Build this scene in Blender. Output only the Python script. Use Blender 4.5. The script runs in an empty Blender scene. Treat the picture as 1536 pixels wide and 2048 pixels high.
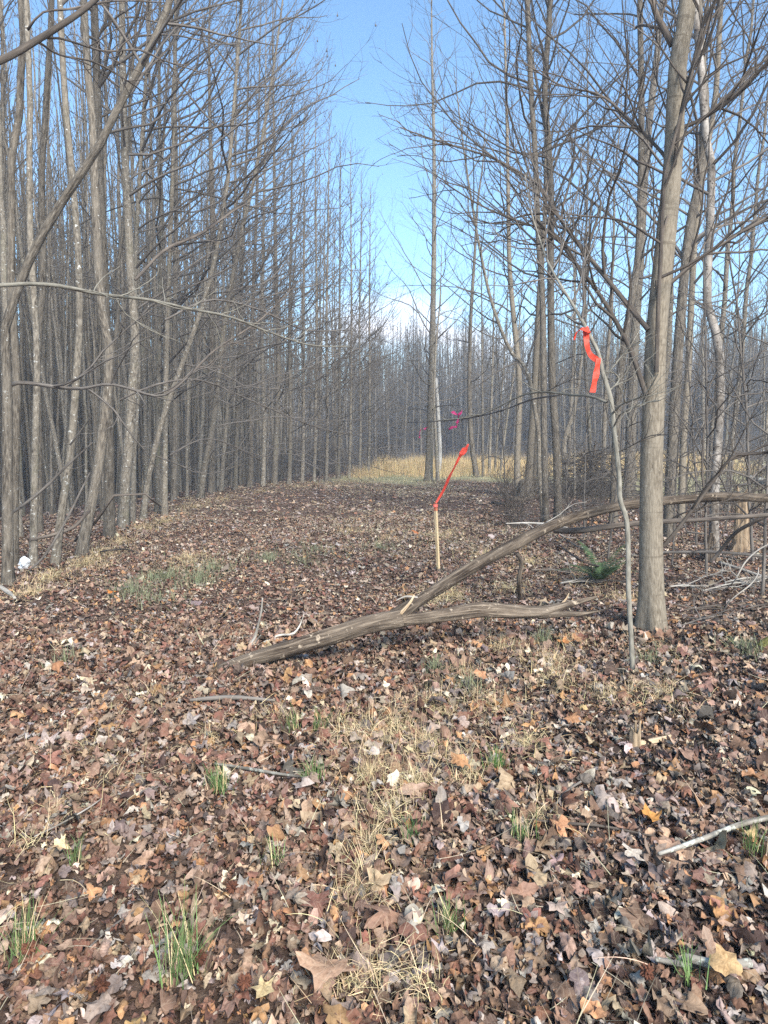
import bpy, math, random
import numpy as np

SC = bpy.context.scene
COL = SC.collection
rad = math.radians
F = 1538.0            # focal length in pixels of the 1536 x 2048 photograph
CAMZ = 1.55
HORIZON = 885.0
PITCH = math.atan((1024 - HORIZON) / F)

# ------------------------------------------------------------------ terrain
def sstep(a, b, x):
    t = np.clip((x - a) / (b - a), 0, 1)
    return t * t * (3 - 2 * t)

def edge_x(y):
    """x of the edge of the left wood at distance y"""
    return np.interp(y, [0, 8, 12, 16, 21, 27, 32, 40, 60, 90], [-3.6, -4.15, -4.75, -5.0, -4.9, -3.9, -2.3, -0.9, 0.3, 1.0])

def H(x, y):
    x = np.asarray(x, float); y = np.asarray(y, float)
    z = 0.030 * np.sin(x * 1.3 + 0.6) * np.sin(y * 0.9 + 1.0) + 0.018 * np.sin(x * 2.9 + y * 2.1) \
        + 0.012 * np.sin(x * 5.1 - y * 4.3 + 1.0)
    z = z * sstep(0.5, 3.0, np.hypot(x, y))
    d = edge_x(y) - x
    z = z - 0.9 * sstep(0.4, 9.0, d)
    z = z - 1.6 * sstep(44, 70, y) + 8.0 * sstep(78, 150, y) + 0.35 * sstep(7, 20, x) * sstep(4, 14, y)
    z = z + 0.05 * sstep(1.0, 4.0, x) * sstep(1.5, 5.0, y)
    return z

CP, SP = math.cos(PITCH), math.sin(PITCH)
def ray(px, py):
    u = (px - 768.0) / F; v = (1024.0 - py) / F
    return np.array([u, CP + v * SP, -SP + v * CP])

def P(px, py, Y):
    """the point seen at pixel px, py at the distance Y in front of the camera"""
    d = ray(px, py)
    return np.array([0, 0, CAMZ]) + d * (Y / d[1])

def at(px, py):
    """the ground point seen at pixel px, py"""
    d = ray(px, py); s = 0.5; o = np.array([0, 0, CAMZ])
    while s < 160:
        p = o + d * s
        if p[2] <= H(p[0], p[1]):
            lo, hi = s - max(0.05, s * 0.02), s
            for _ in range(24):
                m = (lo + hi) / 2; q = o + d * m
                if q[2] <= H(q[0], q[1]): hi = m
                else: lo = m
            q = o + d * hi
            return np.array([q[0], q[1], float(H(q[0], q[1]))])
        s += max(0.05, s * 0.02)
    p = o + d * 60
    return np.array([p[0], p[1], float(H(p[0], p[1]))])

# ------------------------------------------------------------------ objects
def tag(o, label=None, cat=None, group=None, kind=None):
    if label: o['label'] = label
    if cat: o['category'] = cat
    if group: o['group'] = group
    if kind: o['kind'] = kind
    return o

def empty(name, loc):
    o = bpy.data.objects.new(name, None); COL.objects.link(o)
    o.location = [float(c) for c in loc]; o.empty_display_size = 0.2
    return o

def link(name, me, mat, parent=None):
    o = bpy.data.objects.new(name, me); COL.objects.link(o)
    if mat and not me.materials: me.materials.append(mat)
    if parent: o.parent = parent
    return o

def mesh_np(name, V, quads=None, tris=None, smooth=True, attrs=None, mat_index=None):
    V = np.asarray(V, np.float32).reshape(-1, 3)
    q = np.zeros((0, 4), np.int32) if quads is None else np.asarray(quads, np.int32).reshape(-1, 4)
    t = np.zeros((0, 3), np.int32) if tris is None else np.asarray(tris, np.int32).reshape(-1, 3)
    me = bpy.data.meshes.new(name)
    me.vertices.add(len(V)); me.vertices.foreach_set('co', V.ravel())
    nl = q.size + t.size
    me.loops.add(nl)
    me.loops.foreach_set('vertex_index', np.concatenate([q.ravel(), t.ravel()]))
    me.polygons.add(len(q) + len(t))
    ls = np.concatenate([np.arange(len(q)) * 4, q.size + np.arange(len(t)) * 3]).astype(np.int32)
    me.polygons.foreach_set('loop_start', ls)
    me.polygons.foreach_set('use_smooth', np.full(len(ls), smooth, bool))
    if mat_index is not None:
        me.polygons.foreach_set('material_index', np.asarray(mat_index, np.int32))
    for an, (typ, arr) in (attrs or {}).items():
        a = me.attributes.new(an, typ, 'POINT')
        arr = np.asarray(arr, np.float32)
        a.data.foreach_set('color' if typ == 'FLOAT_COLOR' else 'vector', arr.ravel())
    me.update(calc_edges=True)
    return me

def nrm(v):
    return v / np.maximum(np.linalg.norm(v, axis=-1, keepdims=True), 1e-9)

class Tubes:
    """collects tubes; each vertex keeps bk = (cos*r, sin*r, length along the tube) for bark and grain"""
    def __init__(s): s.V = []; s.Q = []; s.B = []; s.n = 0
    def batch(s, Pt, Rd, k, rough=0.0, seed=0, flat=1.0, lobes=0.0):
        Pt = np.asarray(Pt, float); Rd = np.asarray(Rd, float)
        if Pt.ndim == 2: Pt = Pt[None]; Rd = Rd[None]
        m, n, _ = Pt.shape
        if m == 0: return
        T = nrm(np.gradient(Pt, axis=1))
        a = nrm(Pt[:, -1] - Pt[:, 0])
        ref = np.where(np.abs(a[:, 2:3]) < 0.8, np.array([[0, 0, 1.0]]), np.array([[1.0, 0, 0]]))
        N = nrm(ref[:, None] - (ref[:, None] * T).sum(-1, keepdims=True) * T)
        Bn = np.cross(T, N)
        th = np.arange(k) * 2 * math.pi / k
        r = np.repeat(Rd[:, :, None], k, 2)
        L = np.concatenate([np.zeros((m, 1)), np.cumsum(np.linalg.norm(np.diff(Pt, axis=1), axis=-1), 1)], 1)
        if rough > 0:
            g = np.random.RandomState(seed)
            w = np.zeros((m, n, k))
            for _ in range(9):
                f = g.randint(1, 6); fs = g.uniform(0.5, 9) ; ph = g.uniform(0, 6.28); tw = g.uniform(-1, 1)
                w += np.sin(f * th[None, None] + fs * L[:, :, None] + ph + tw) / (1 + 0.35 * f)
            r = r * (1 + rough * w * 0.4)
        if lobes:
            e = np.exp(-np.maximum(L - 0.14, 0) / (0.05 + 1.0 * Rd[:, :1]))[:, :, None]
            r = r * (1 + lobes * e * (np.maximum(np.cos(3 * th + seed), -0.3) + 0.5 * np.cos(5 * th + 2 * seed))[None, None])
        X = Pt[:, :, None] + r[..., None] * (np.cos(th)[None, None, :, None] * N[:, :, None] * flat + np.sin(th)[None, None, :, None] * Bn[:, :, None])
        bk = np.stack([np.cos(th) * r, np.sin(th) * r, np.repeat(L[:, :, None], k, 2) + np.arange(m)[:, None, None] * 0.37], -1)
        i = np.arange(m)[:, None, None] * n * k + np.arange(n - 1)[None, :, None] * k
        j = np.arange(k)[None, None]; j2 = (j + 1) % k
        Q = np.stack([i + j, i + j2, i + k + j2, i + k + j], -1).reshape(-1, 4) + s.n
        s.V.append(X.reshape(-1, 3)); s.B.append(bk.reshape(-1, 3)); s.Q.append(Q); s.n += m * n * k
    def add(s, pts, rads, k=8, cap=True, rough=0.0, seed=0, flat=1.0, smooth=0):
        pts = np.asarray(pts, float); rads = np.asarray(rads, float)
        if smooth: pts, rads = resample(pts, rads, smooth)
        if cap:
            d0 = nrm(pts[0] - pts[1]); d1 = nrm(pts[-1] - pts[-2])
            pts = np.concatenate([[pts[0] + d0 * 0.002], pts, [pts[-1] + d1 * 0.002]])
            rads = np.concatenate([[rads[0] * 0.05], rads, [rads[-1] * 0.05]])
        s.batch(pts, rads, k, rough, seed, flat)
    def arrays(s):
        return np.concatenate(s.V), np.concatenate(s.Q), np.concatenate(s.B)
    def mesh(s, name, off=None, smooth=True):
        V, Q, B = s.arrays()
        if off is not None: V = V - np.asarray(off)
        return mesh_np(name, V, Q, smooth=smooth, attrs={'bk': ('FLOAT_VECTOR', B)})

def resample(pts, rads, n):
    """smooth path through points (Catmull-Rom), n samples evenly along it"""
    pts = np.asarray(pts, float); rads = np.asarray(rads, float)
    A = np.concatenate([[2 * pts[0] - pts[1]], pts, [2 * pts[-1] - pts[-2]]])
    out = []; ro = []
    m = len(pts)
    for i in range(m - 1):
        p0, p1, p2, p3 = A[i], A[i + 1], A[i + 2], A[i + 3]
        for t in np.linspace(0, 1, 12, endpoint=(i == m - 2)):
            out.append(0.5 * ((2 * p1) + (-p0 + p2) * t + (2 * p0 - 5 * p1 + 4 * p2 - p3) * t * t + (-p0 + 3 * p1 - 3 * p2 + p3) * t ** 3))
            ro.append(rads[i] + (rads[i + 1] - rads[i]) * t)
    out = np.array(out); ro = np.array(ro)
    L = np.concatenate([[0], np.cumsum(np.linalg.norm(np.diff(out, axis=0), axis=1))])
    s = np.linspace(0, L[-1], n)
    return np.stack([np.interp(s, L, out[:, c]) for c in range(3)], 1), np.interp(s, L, ro)

# ------------------------------------------------------------------ materials
class M:
    def __init__(s, name, rough=0.8, spec=0.3):
        s.m = bpy.data.materials.new(name); s.m.use_nodes = True
        s.t = s.m.node_tree; s.b = s.t.nodes['Principled BSDF']
        s.b.inputs['Roughness'].default_value = rough
        s.b.inputs['Specular IOR Level'].default_value = spec
    def n(s, typ, **kw):
        x = s.t.nodes.new(typ)
        for k, v in kw.items():
            if k in x.inputs: x.inputs[k].default_value = v
            else: setattr(x, k, v)
        return x
    def l(s, a, b): s.t.links.new(a, b)
    def attr(s, name): return s.n('ShaderNodeAttribute', attribute_name=name)
    def mapped(s, vec, sc, offs=None):
        mp = s.n('ShaderNodeMapping'); mp.inputs['Scale'].default_value = sc
        s.l(vec, mp.inputs['Vector'])
        if offs is not None: s.l(offs, mp.inputs['Location'])
        return mp.outputs['Vector']
    def noise(s, vec, scale, detail=4, rough=0.6):
        x = s.n('ShaderNodeTexNoise'); x.inputs['Scale'].default_value = scale
        x.inputs['Detail'].default_value = detail; x.inputs['Roughness'].default_value = rough
        if vec is not None: s.l(vec, x.inputs['Vector'])
        return x.outputs['Fac']
    def ramp(s, fac, stops, interp='LINEAR'):
        r = s.n('ShaderNodeValToRGB'); r.color_ramp.interpolation = interp
        e = r.color_ramp.elements
        while len(e) < len(stops): e.new(0.5)
        for el, (p, c) in zip(e, stops):
            el.position = p; el.color = (*c, 1) if len(c) == 3 else c
        s.l(fac, r.inputs['Fac']); return r.outputs['Color']
    def mix(s, fac, a, b, mode='MIX'):
        x = s.n('ShaderNodeMix', data_type='RGBA', blend_type=mode)
        for sock, v in ((x.inputs[0], fac), (x.inputs[6], a), (x.inputs[7], b)):
            if hasattr(v, 'is_linked'): s.l(v, sock)
            elif isinstance(v, (int, float)): sock.default_value = v
            else: sock.default_value = (*v, 1)
        return x.outputs[2]
    def bump(s, h, strength=0.5, dist=0.01):
        b = s.n('ShaderNodeBump'); b.inputs['Strength'].default_value = strength; b.inputs['Distance'].default_value = dist
        s.l(h, b.inputs['Height']); s.l(b.outputs['Normal'], s.b.inputs['Normal'])
    def color(s, c):
        if hasattr(c, 'is_linked'): s.l(c, s.b.inputs['Base Color'])
        else: s.b.inputs['Base Color'].default_value = (*c, 1)

def bark(name, dark, mid, light, lichen=(0.6, 0.6, 0.55), lich=0.62, ridge=26, stretch=0.12, rings=0.0, bump=0.6, dist=0.012, moss=None):
    m = M(name, 0.9, 0.15)
    bk = m.attr('bk').outputs['Vector']
    oi = m.n('ShaderNodeObjectInfo')
    comb = m.n('ShaderNodeCombineXYZ')
    mul = m.n('ShaderNodeMath', operation='MULTIPLY'); mul.inputs[1].default_value = 37.0
    m.l(oi.outputs['Random'], mul.inputs[0])
    for c in 'XYZ': m.l(mul.outputs[0], comb.inputs[c])
    off = comb.outputs[0]
    n1 = m.noise(m.mapped(bk, (1, 1, stretch), off), ridge, 6, 0.65)
    n2 = m.noise(m.mapped(bk, (1, 1, 0.45), off), 5.0, 4, 0.6)
    c = m.ramp(n1, [(0.36, dark), (0.50, mid), (0.64, light)])
    c = m.mix(m.ramp(n2, [(0.35, (0, 0, 0)), (0.65, (1, 1, 1))]), c, m.mix(0.5, c, light), 'MIX')
    # pale lichen blotches
    n3 = m.noise(m.mapped(bk, (1, 1, 1.3), off), 16.0, 5, 0.7)
    lm = m.ramp(n3, [(lich, (0, 0, 0)), (lich + 0.05, (1, 1, 1))])
    c = m.mix(lm, c, lichen)
    if moss:
        n4 = m.noise(m.mapped(bk, (1, 1, 0.5), off), 3.5, 5, 0.7)
        c = m.mix(m.ramp(n4, [(0.55, (0, 0, 0)), (0.75, (0.7, 0.7, 0.7))]), c, moss)
    h = n1
    if rings:
        n5 = m.noise(m.mapped(bk, (0.5, 0.5, 6), off), 5.0, 3, 0.6)
        rm = m.ramp(n5, [(0.60, (0, 0, 0)), (0.70, (1, 1, 1))])
        c = m.mix(m.mix(1.0, rm, (rings,) * 3, 'MULTIPLY'), c, dark)
    # tone differs a little from tree to tree
    hv = m.n('ShaderNodeHueSaturation'); m.l(c, hv.inputs['Color'])
    mr = m.n('ShaderNodeMapRange'); mr.inputs['To Min'].default_value = 0.72; mr.inputs['To Max'].default_value = 1.22
    m.l(oi.outputs['Random'], mr.inputs['Value']); m.l(mr.outputs['Result'], hv.inputs['Value'])
    m.color(hv.outputs['Color']); m.bump(h, bump, dist)
    return m.m

GREY = bark('grey_bark', (0.055, 0.046, 0.036), (0.145, 0.125, 0.097), (0.265, 0.232, 0.182), lich=0.61, ridge=44, stretch=0.34, rings=0.5, moss=(0.15, 0.145, 0.09), bump=0.9)
ROUGH = bark('furrowed_bark', (0.036, 0.030, 0.024), (0.118, 0.10, 0.078), (0.24, 0.208, 0.163), lich=0.64, ridge=46, stretch=0.20, bump=1.0, dist=0.02)
SMOOTH = bark('smooth_grey_brown_bark', (0.105, 0.086, 0.062), (0.20, 0.168, 0.124), (0.29, 0.25, 0.19), lichen=(0.42, 0.38, 0.30), lich=0.65, ridge=75, stretch=0.22, rings=0.6, bump=0.7, dist=0.006)
PALE = bark('peeling_white_bark', (0.07, 0.055, 0.043), (0.22, 0.19, 0.155), (0.44, 0.40, 0.35), lichen=(0.06, 0.048, 0.04), lich=0.57, ridge=13, stretch=0.5, rings=0.5, bump=0.6)
TWIG = bark('twig_bark', (0.055, 0.048, 0.042), (0.108, 0.094, 0.081), (0.18, 0.16, 0.137), lichen=(0.35, 0.33, 0.29), lich=0.68, ridge=40, bump=0.2)
DARKTWIG = bark('dark_branch_bark', (0.035, 0.03, 0.027), (0.085, 0.07, 0.058), (0.15, 0.125, 0.10), lich=0.70, ridge=40, bump=0.4)
SILVER = bark('silvery_sapling_bark', (0.11, 0.10, 0.08), (0.20, 0.185, 0.148), (0.28, 0.26, 0.21), lichen=(0.25, 0.22, 0.17), lich=0.66, ridge=40, stretch=0.3, bump=0.3)
DEADWOOD = bark('weathered_dead_wood', (0.014, 0.010, 0.008), (0.078, 0.058, 0.042), (0.25, 0.20, 0.148), lichen=(0.42, 0.34, 0.25), lich=0.61, moss=(0.030, 0.022, 0.016), ridge=60, stretch=0.07, bump=1.0, dist=0.02)  # moss argument lays random dark brown patches over the wood
RAWWOOD = bark('split_raw_wood', (0.12, 0.075, 0.04), (0.34, 0.24, 0.14), (0.55, 0.43, 0.29), lichen=(0.62, 0.5, 0.36), lich=0.70, ridge=50, stretch=0.05, bump=0.9, dist=0.012)
BLEACH = bark('bleached_stick_wood', (0.17, 0.15, 0.12), (0.33, 0.30, 0.25), (0.50, 0.46, 0.40), lichen=(0.3, 0.27, 0.22), lich=0.70, ridge=50, bump=0.3)
LICHENSTICK = bark('lichen_covered_bark', (0.05, 0.045, 0.035), (0.17, 0.15, 0.12), (0.30, 0.28, 0.24), lichen=(0.38, 0.39, 0.33), lich=0.52, ridge=40, bump=0.7)
ROT = bark('rotten_stump_wood', (0.05, 0.033, 0.02), (0.24, 0.165, 0.10), (0.42, 0.32, 0.21), lichen=(0.5, 0.4, 0.28), lich=0.72, ridge=26, stretch=0.08, bump=1.0, dist=0.02)
POLEW = bark('silver_grey_post', (0.20, 0.19, 0.175), (0.30, 0.29, 0.265), (0.40, 0.385, 0.355), lichen=(0.2, 0.19, 0.18), lich=0.70, ridge=24, stretch=0.1, bump=0.3)
STAKEW = bark('pine_stake_wood', (0.42, 0.29, 0.15), (0.58, 0.43, 0.24), (0.66, 0.52, 0.32), lichen=(0.5, 0.36, 0.2), lich=0.7, ridge=40, stretch=0.05, bump=0.2)

def leafmat(name, rough=0.75, trans=0.0, spec=0.12, mott=45.0, veins=False):
    m = M(name, rough, spec)
    c = m.attr('lc').outputs['Color']
    g = m.n('ShaderNodeNewGeometry')
    n = m.noise(g.outputs['Position'], mott, 3, 0.7)
    k = m.ramp(n, [(0.30, (0.62, 0.58, 0.56)), (0.50, (1, 1, 1)), (0.72, (1.0, 1.0, 1.0))])
    c = m.mix(1.0, c, k, 'MULTIPLY')
    if veins:
        lu = m.n('ShaderNodeSeparateXYZ'); m.l(m.attr('lu').outputs['Vector'], lu.inputs[0])
        def mth(op, a, b=None, c_=None):
            x = m.n('ShaderNodeMath', operation=op)
            for i, v in enumerate((a, b, c_)):
                if v is None: continue
                if hasattr(v, 'is_linked'): m.l(v, x.inputs[i])
                else: x.inputs[i].default_value = v
            return x.outputs[0]
        ay = mth('ABSOLUTE', lu.outputs['Y'])
        mid = mth('LESS_THAN', ay, 0.035)
        side = mth('GREATER_THAN', mth('SINE', mth('MULTIPLY', mth('SUBTRACT', lu.outputs['X'], mth('MULTIPLY', ay, 0.8)), 19.0)), 0.86)
        v = mth('MULTIPLY', mth('MAXIMUM', mid, side), mth('GREATER_THAN', lu.outputs['Z'], 0.5))
        c = m.mix(mth('MULTIPLY', v, 0.2), c, m.mix(mth('GREATER_THAN', lu.outputs['Z'], 1.55), m.mix(1.0, c, (0.45, 0.42, 0.4), 'MULTIPLY'), m.mix(0.6, c, (0.6, 0.48, 0.34))))
        hgt = mth('MULTIPLY_ADD', v, -0.5, n)
        m.bump(hgt, 0.6, 0.005)
    else: m.bump(n, 0.35, 0.006)
    m.color(c)
    return m.m
LEAF = leafmat('dead_leaf', veins=True)
GRASSM = leafmat('grass_blade', 0.65, mott=8)

def tape(name, c):
    m = M(name, 0.45, 0.3); m.color(c)
    m.b.inputs['Subsurface Weight'].default_value = 0.0
    g = m.n('ShaderNodeTexCoord')
    m.bump(m.noise(g.outputs['Object'], 45, 4), 0.7, 0.006)
    tr = m.n('ShaderNodeBsdfTranslucent'); tr.inputs['Color'].default_value = (*c, 1)
    mx = m.n('ShaderNodeMixShader'); mx.inputs[0].default_value = 0.35
    out = m.t.nodes['Material Output']
    m.l(m.b.outputs[0], mx.inputs[1]); m.l(tr.outputs[0], mx.inputs[2]); m.l(mx.outputs[0], out.inputs['Surface'])
    return m.m
ORANGE = tape('orange_red_plastic_tape', (0.78, 0.085, 0.045))
PINK = tape('pink_plastic_tape', (0.62, 0.045, 0.20))

# ------------------------------------------------------------------ ground
def zone(x, y):
    """0 = leaf litter, 1 = meadow grass"""
    cr = np.interp(x, [-6, -2, 0, 2, 4, 7, 10, 16, 40], [33, 31, 30.5, 30.5, 30, 24, 17.5, 15, 14])
    wob = 0.9 * np.sin(x * 1.7) + 0.7 * np.sin(x * 0.63 + 1) + 0.8 * np.sin(y * 0.9 + x)
    inl = sstep(-0.8, 0.6, x - edge_x(y))
    return sstep(-3.5, 3.0, y - cr + wob) * inl * (1 - sstep(60, 66, y))

def build_ground():
    t = np.linspace(-1, 1, 231)
    gx = np.sign(t) * (np.exp(np.abs(t) * 4.6) - 1) / (math.exp(4.6) - 1) * 260
    t2 = np.linspace(0, 1, 231)
    gy = -6 + (np.exp(t2 * 4.3) - 1) / (math.exp(4.3) - 1) * 300
    X, Y = np.meshgrid(gx, gy)
    V = np.stack([X, Y, H(X, Y)], -1).reshape(-1, 3)
    n = 231
    i = (np.arange(n - 1)[:, None] * n + np.arange(n - 1)[None]).reshape(-1)
    Q = np.stack([i, i + 1, i + n + 1, i + n], -1)
    z = zone(V[:, 0], V[:, 1])
    me = mesh_np('ground', V, Q, attrs={'zone': ('FLOAT_COLOR', np.stack([z, z, z, np.ones_like(z)], -1))})
    m = M('forest_floor', 0.95, 0.1)
    g = m.n('ShaderNodeNewGeometry').outputs['Position']
    n1 = m.noise(g, 16, 8, 0.75); n2 = m.noise(g, 1.3, 5, 0.6); n3 = m.noise(g, 70, 4, 0.7)
    lit = m.ramp(n1, [(0.32, (0.045, 0.031, 0.024)), (0.5, (0.15, 0.102, 0.077)), (0.62, (0.225, 0.16, 0.12)), (0.74, (0.36, 0.28, 0.21))])
    lit = m.mix(m.ramp(n3, [(0.4, (0, 0, 0)), (0.6, (0.6, 0.6, 0.6))]), lit, m.mix(1, lit, (0.5, 0.45, 0.42), 'MULTIPLY'))
    gr = m.ramp(n1, [(0.3, (0.20, 0.17, 0.10)), (0.5, (0.36, 0.32, 0.19)), (0.7, (0.48, 0.42, 0.27))])
    gr = m.mix(m.ramp(n2, [(0.4, (0, 0, 0)), (0.6, (1, 1, 1))]), gr, m.mix(0.4, gr, (0.27, 0.30, 0.14)))
    m.color(m.mix(m.attr('zone').outputs['Fac'], lit, gr))
    m.bump(n1, 0.9, 0.05)
    o = link('ground', me, m.m); tag(o, kind='structure')
build_ground()

# ------------------------------------------------------------------ leaf litter
g = np.random.RandomState(7)
PAL = np.array([(0.188, 0.116, 0.080), (0.075, 0.050, 0.038), (0.195, 0.100, 0.070), (0.34, 0.245, 0.165), (0.56, 0.47, 0.35),
                (0.34, 0.29, 0.25), (0.125, 0.103, 0.09), (0.34, 0.19, 0.095), (0.27, 0.182, 0.13), (0.26, 0.20, 0.16)])
W_L = np.array([0.20, 0.09, 0.17, 0.11, 0.025, 0.06, 0.03, 0.06, 0.17, 0.10])
W_FAR = np.array([0.17, 0.05, 0.10, 0.20, 0.04, 0.13, 0.02, 0.04, 0.16, 0.16])   # paler tan and grey leaves weigh more further up the clearing
W_R = np.array([0.17, 0.13, 0.08, 0.12, 0.035, 0.10, 0.09, 0.06, 0.12, 0.11])

def leaf_colors(x, y):
    f = np.clip((x / y + 0.12) / 0.42, 0, 1)[:, None]
    far = sstep(7, 15, y)[:, None]
    W = (W_L * (1 - f) + W_R * f) * (1 - far) + W_FAR * far; W = np.cumsum(W / W.sum(1, keepdims=True), 1)
    i = (g.rand(len(x), 1) > W).sum(1).clip(0, len(PAL) - 1)
    c = 1.02 * PAL[i] * g.uniform(0.65, 1.3, (len(x), 1)) * g.normal(1, 0.035, (len(x), 3))
    return np.clip(c, 0.01, 0.8)

def outline(kind, M_):
    ph = np.linspace(0, 2 * math.pi, M_, endpoint=False)
    if kind == 'star': r = 0.42 + 0.58 * np.abs(np.cos(2.5 * ph)) ** 1.6
    elif kind == 'maple': r = (0.55 + 0.45 * np.abs(np.cos(2.5 * ph)) ** 1.1) * (0.85 + 0.15 * np.cos(ph)) * (1 + 0.12 * np.cos(10 * ph))
    elif kind == 'oval': r = 1 / np.sqrt((np.cos(ph) / 1.0) ** 2 + (np.sin(ph) / 0.48) ** 2)
    elif kind == 'tulip': r = 0.62 + 0.26 * np.cos(4 * ph + 0.78) + 0.08 * np.cos(8 * ph)
    else: r = 0.8 + 0.1 * np.cos(3 * ph) + 0.08 * np.cos(7 * ph)
    return np.stack([r * np.cos(ph), r * np.sin(ph)], 1)

def leaf_batch(x, y, size, M_, rings, curl, tilt, layer, col=None, kind=None):
    N = len(x)
    kinds = ['star', 'maple', 'oval', 'tulip', 'round']
    O = np.stack([outline(k, M_) for k in kinds])
    ki = g.choice(len(kinds), N, p=[0.17, 0.27, 0.27, 0.17, 0.12])
    if kind is not None: ki[:] = kind
    o = O[ki] * g.uniform(0.75, 1.2, (N, 1, 2)) * g.uniform(0.85, 1.12, (N, M_, 1))
    pts = [np.zeros((N, 1, 2))] + [o * rr for rr in rings]
    p2 = np.concatenate(pts, 1)
    rho = np.concatenate([[0]] + [np.full(M_, rr) for rr in rings])
    phi = np.concatenate([[0]] + [np.linspace(0, 2 * math.pi, M_, endpoint=False)] * len(rings))
    a = g.uniform(0, 6.28, (N, 1)); ca, sa = np.cos(a), np.sin(a)
    u = p2[..., 0] * ca - p2[..., 1] * sa; v = p2[..., 0] * sa + p2[..., 1] * ca
    k = np.abs(g.normal(0, curl, (N, 1))) + 0.25 + (g.rand(N, 1) < 0.22) * g.uniform(0.8, 1.8, (N, 1)) * (curl > 1)
    ku = np.sin(k * u) / k; z = (1 - np.cos(k * u)) / k
    z = z + g.normal(0, 0.22 * curl, (N, 1)) * v * v + g.uniform(0, 0.35, (N, 1)) * np.abs(v) * (g.rand(N, 1) < 0.5)
    z = z + g.uniform(0, 0.26 * curl, (N, 1)) * rho ** 2 * np.sin(g.randint(2, 5, (N, 1)) * phi + g.uniform(0, 6, (N, 1)))
    z = z + g.normal(0, 0.085, z.shape) * (rho > 0.3)
    L = np.stack([ku, v, z], -1) * size[:, None, None]
    L[..., 2] *= np.where(g.rand(N, 1) < 0.5, 1, -1)
    # tilt about a random horizontal axis
    th = np.abs(g.normal(0, tilt, N)); b = g.uniform(0, 6.28, N)
    ax = np.stack([np.cos(b), np.sin(b), np.zeros(N)], -1)[:, None]
    c, s = np.cos(th)[:, None, None], np.sin(th)[:, None, None]
    L = L * c + np.cross(np.broadcast_to(ax, L.shape), L) * s + ax * (L * ax).sum(-1, keepdims=True) * (1 - c)
    lift = -np.minimum(L[..., 2].min(1), 0) * 0.75 + g.rand(N) ** 1.5 * layer
    L[..., 0] += x[:, None]; L[..., 1] += y[:, None]
    L[..., 2] += (H(x, y) + lift)[:, None]
    L[..., 2] = H(x, y)[:, None] + (L[..., 2] - H(x, y)[:, None]) * 0.85
    fl = H(L[..., 0], L[..., 1]) + 0.002
    L[..., 2] = np.maximum(L[..., 2], fl)
    nr = len(rings)
    base = np.arange(N)[:, None] * (1 + M_ * nr)
    j = np.arange(M_); j2 = (j + 1) % M_
    T = np.stack([np.broadcast_to(base, (N, M_)), base + 1 + j, base + 1 + j2], -1).reshape(-1, 3)
    Q = []
    for q in range(nr - 1):
        A = base + 1 + q * M_
        Q.append(np.stack([A + j, A + M_ + j, A + M_ + j2, A + j2], -1).reshape(-1, 4))
    if col is None: col = leaf_colors(x, y)
    shade = 1 + g.normal(0, 0.10, (N, p2.shape[1])) + (rho[None] - 0.5) * g.normal(0.05, 0.22, (N, 1))
    C = np.clip(col[:, None] * shade[..., None], 0.008, 0.85)
    C = np.concatenate([C, np.ones(C.shape[:2] + (1,))], -1)
    if rings[-1] and nr > 1:   # local leaf coordinates for the veins
        U_ = np.concatenate([p2, np.broadcast_to(g.rand(N, 1, 1) + 1.0, (N, p2.shape[1], 1))], -1).reshape(-1, 3)
    else: U_ = np.zeros((N * p2.shape[1], 3))
    return L.reshape(-1, 3), (np.concatenate(Q) if Q else np.zeros((0, 4), int)), T, (C.reshape(-1, 4), U_)

def trapezoid(n, y0, y1, m=0.60, pad=0.4):
    y = np.sqrt(g.uniform(0, 1, n) * (y1 * y1 - y0 * y0) + y0 * y0)
    x = g.uniform(-1, 1, n) * (m * y + pad)
    return x, y

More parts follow.
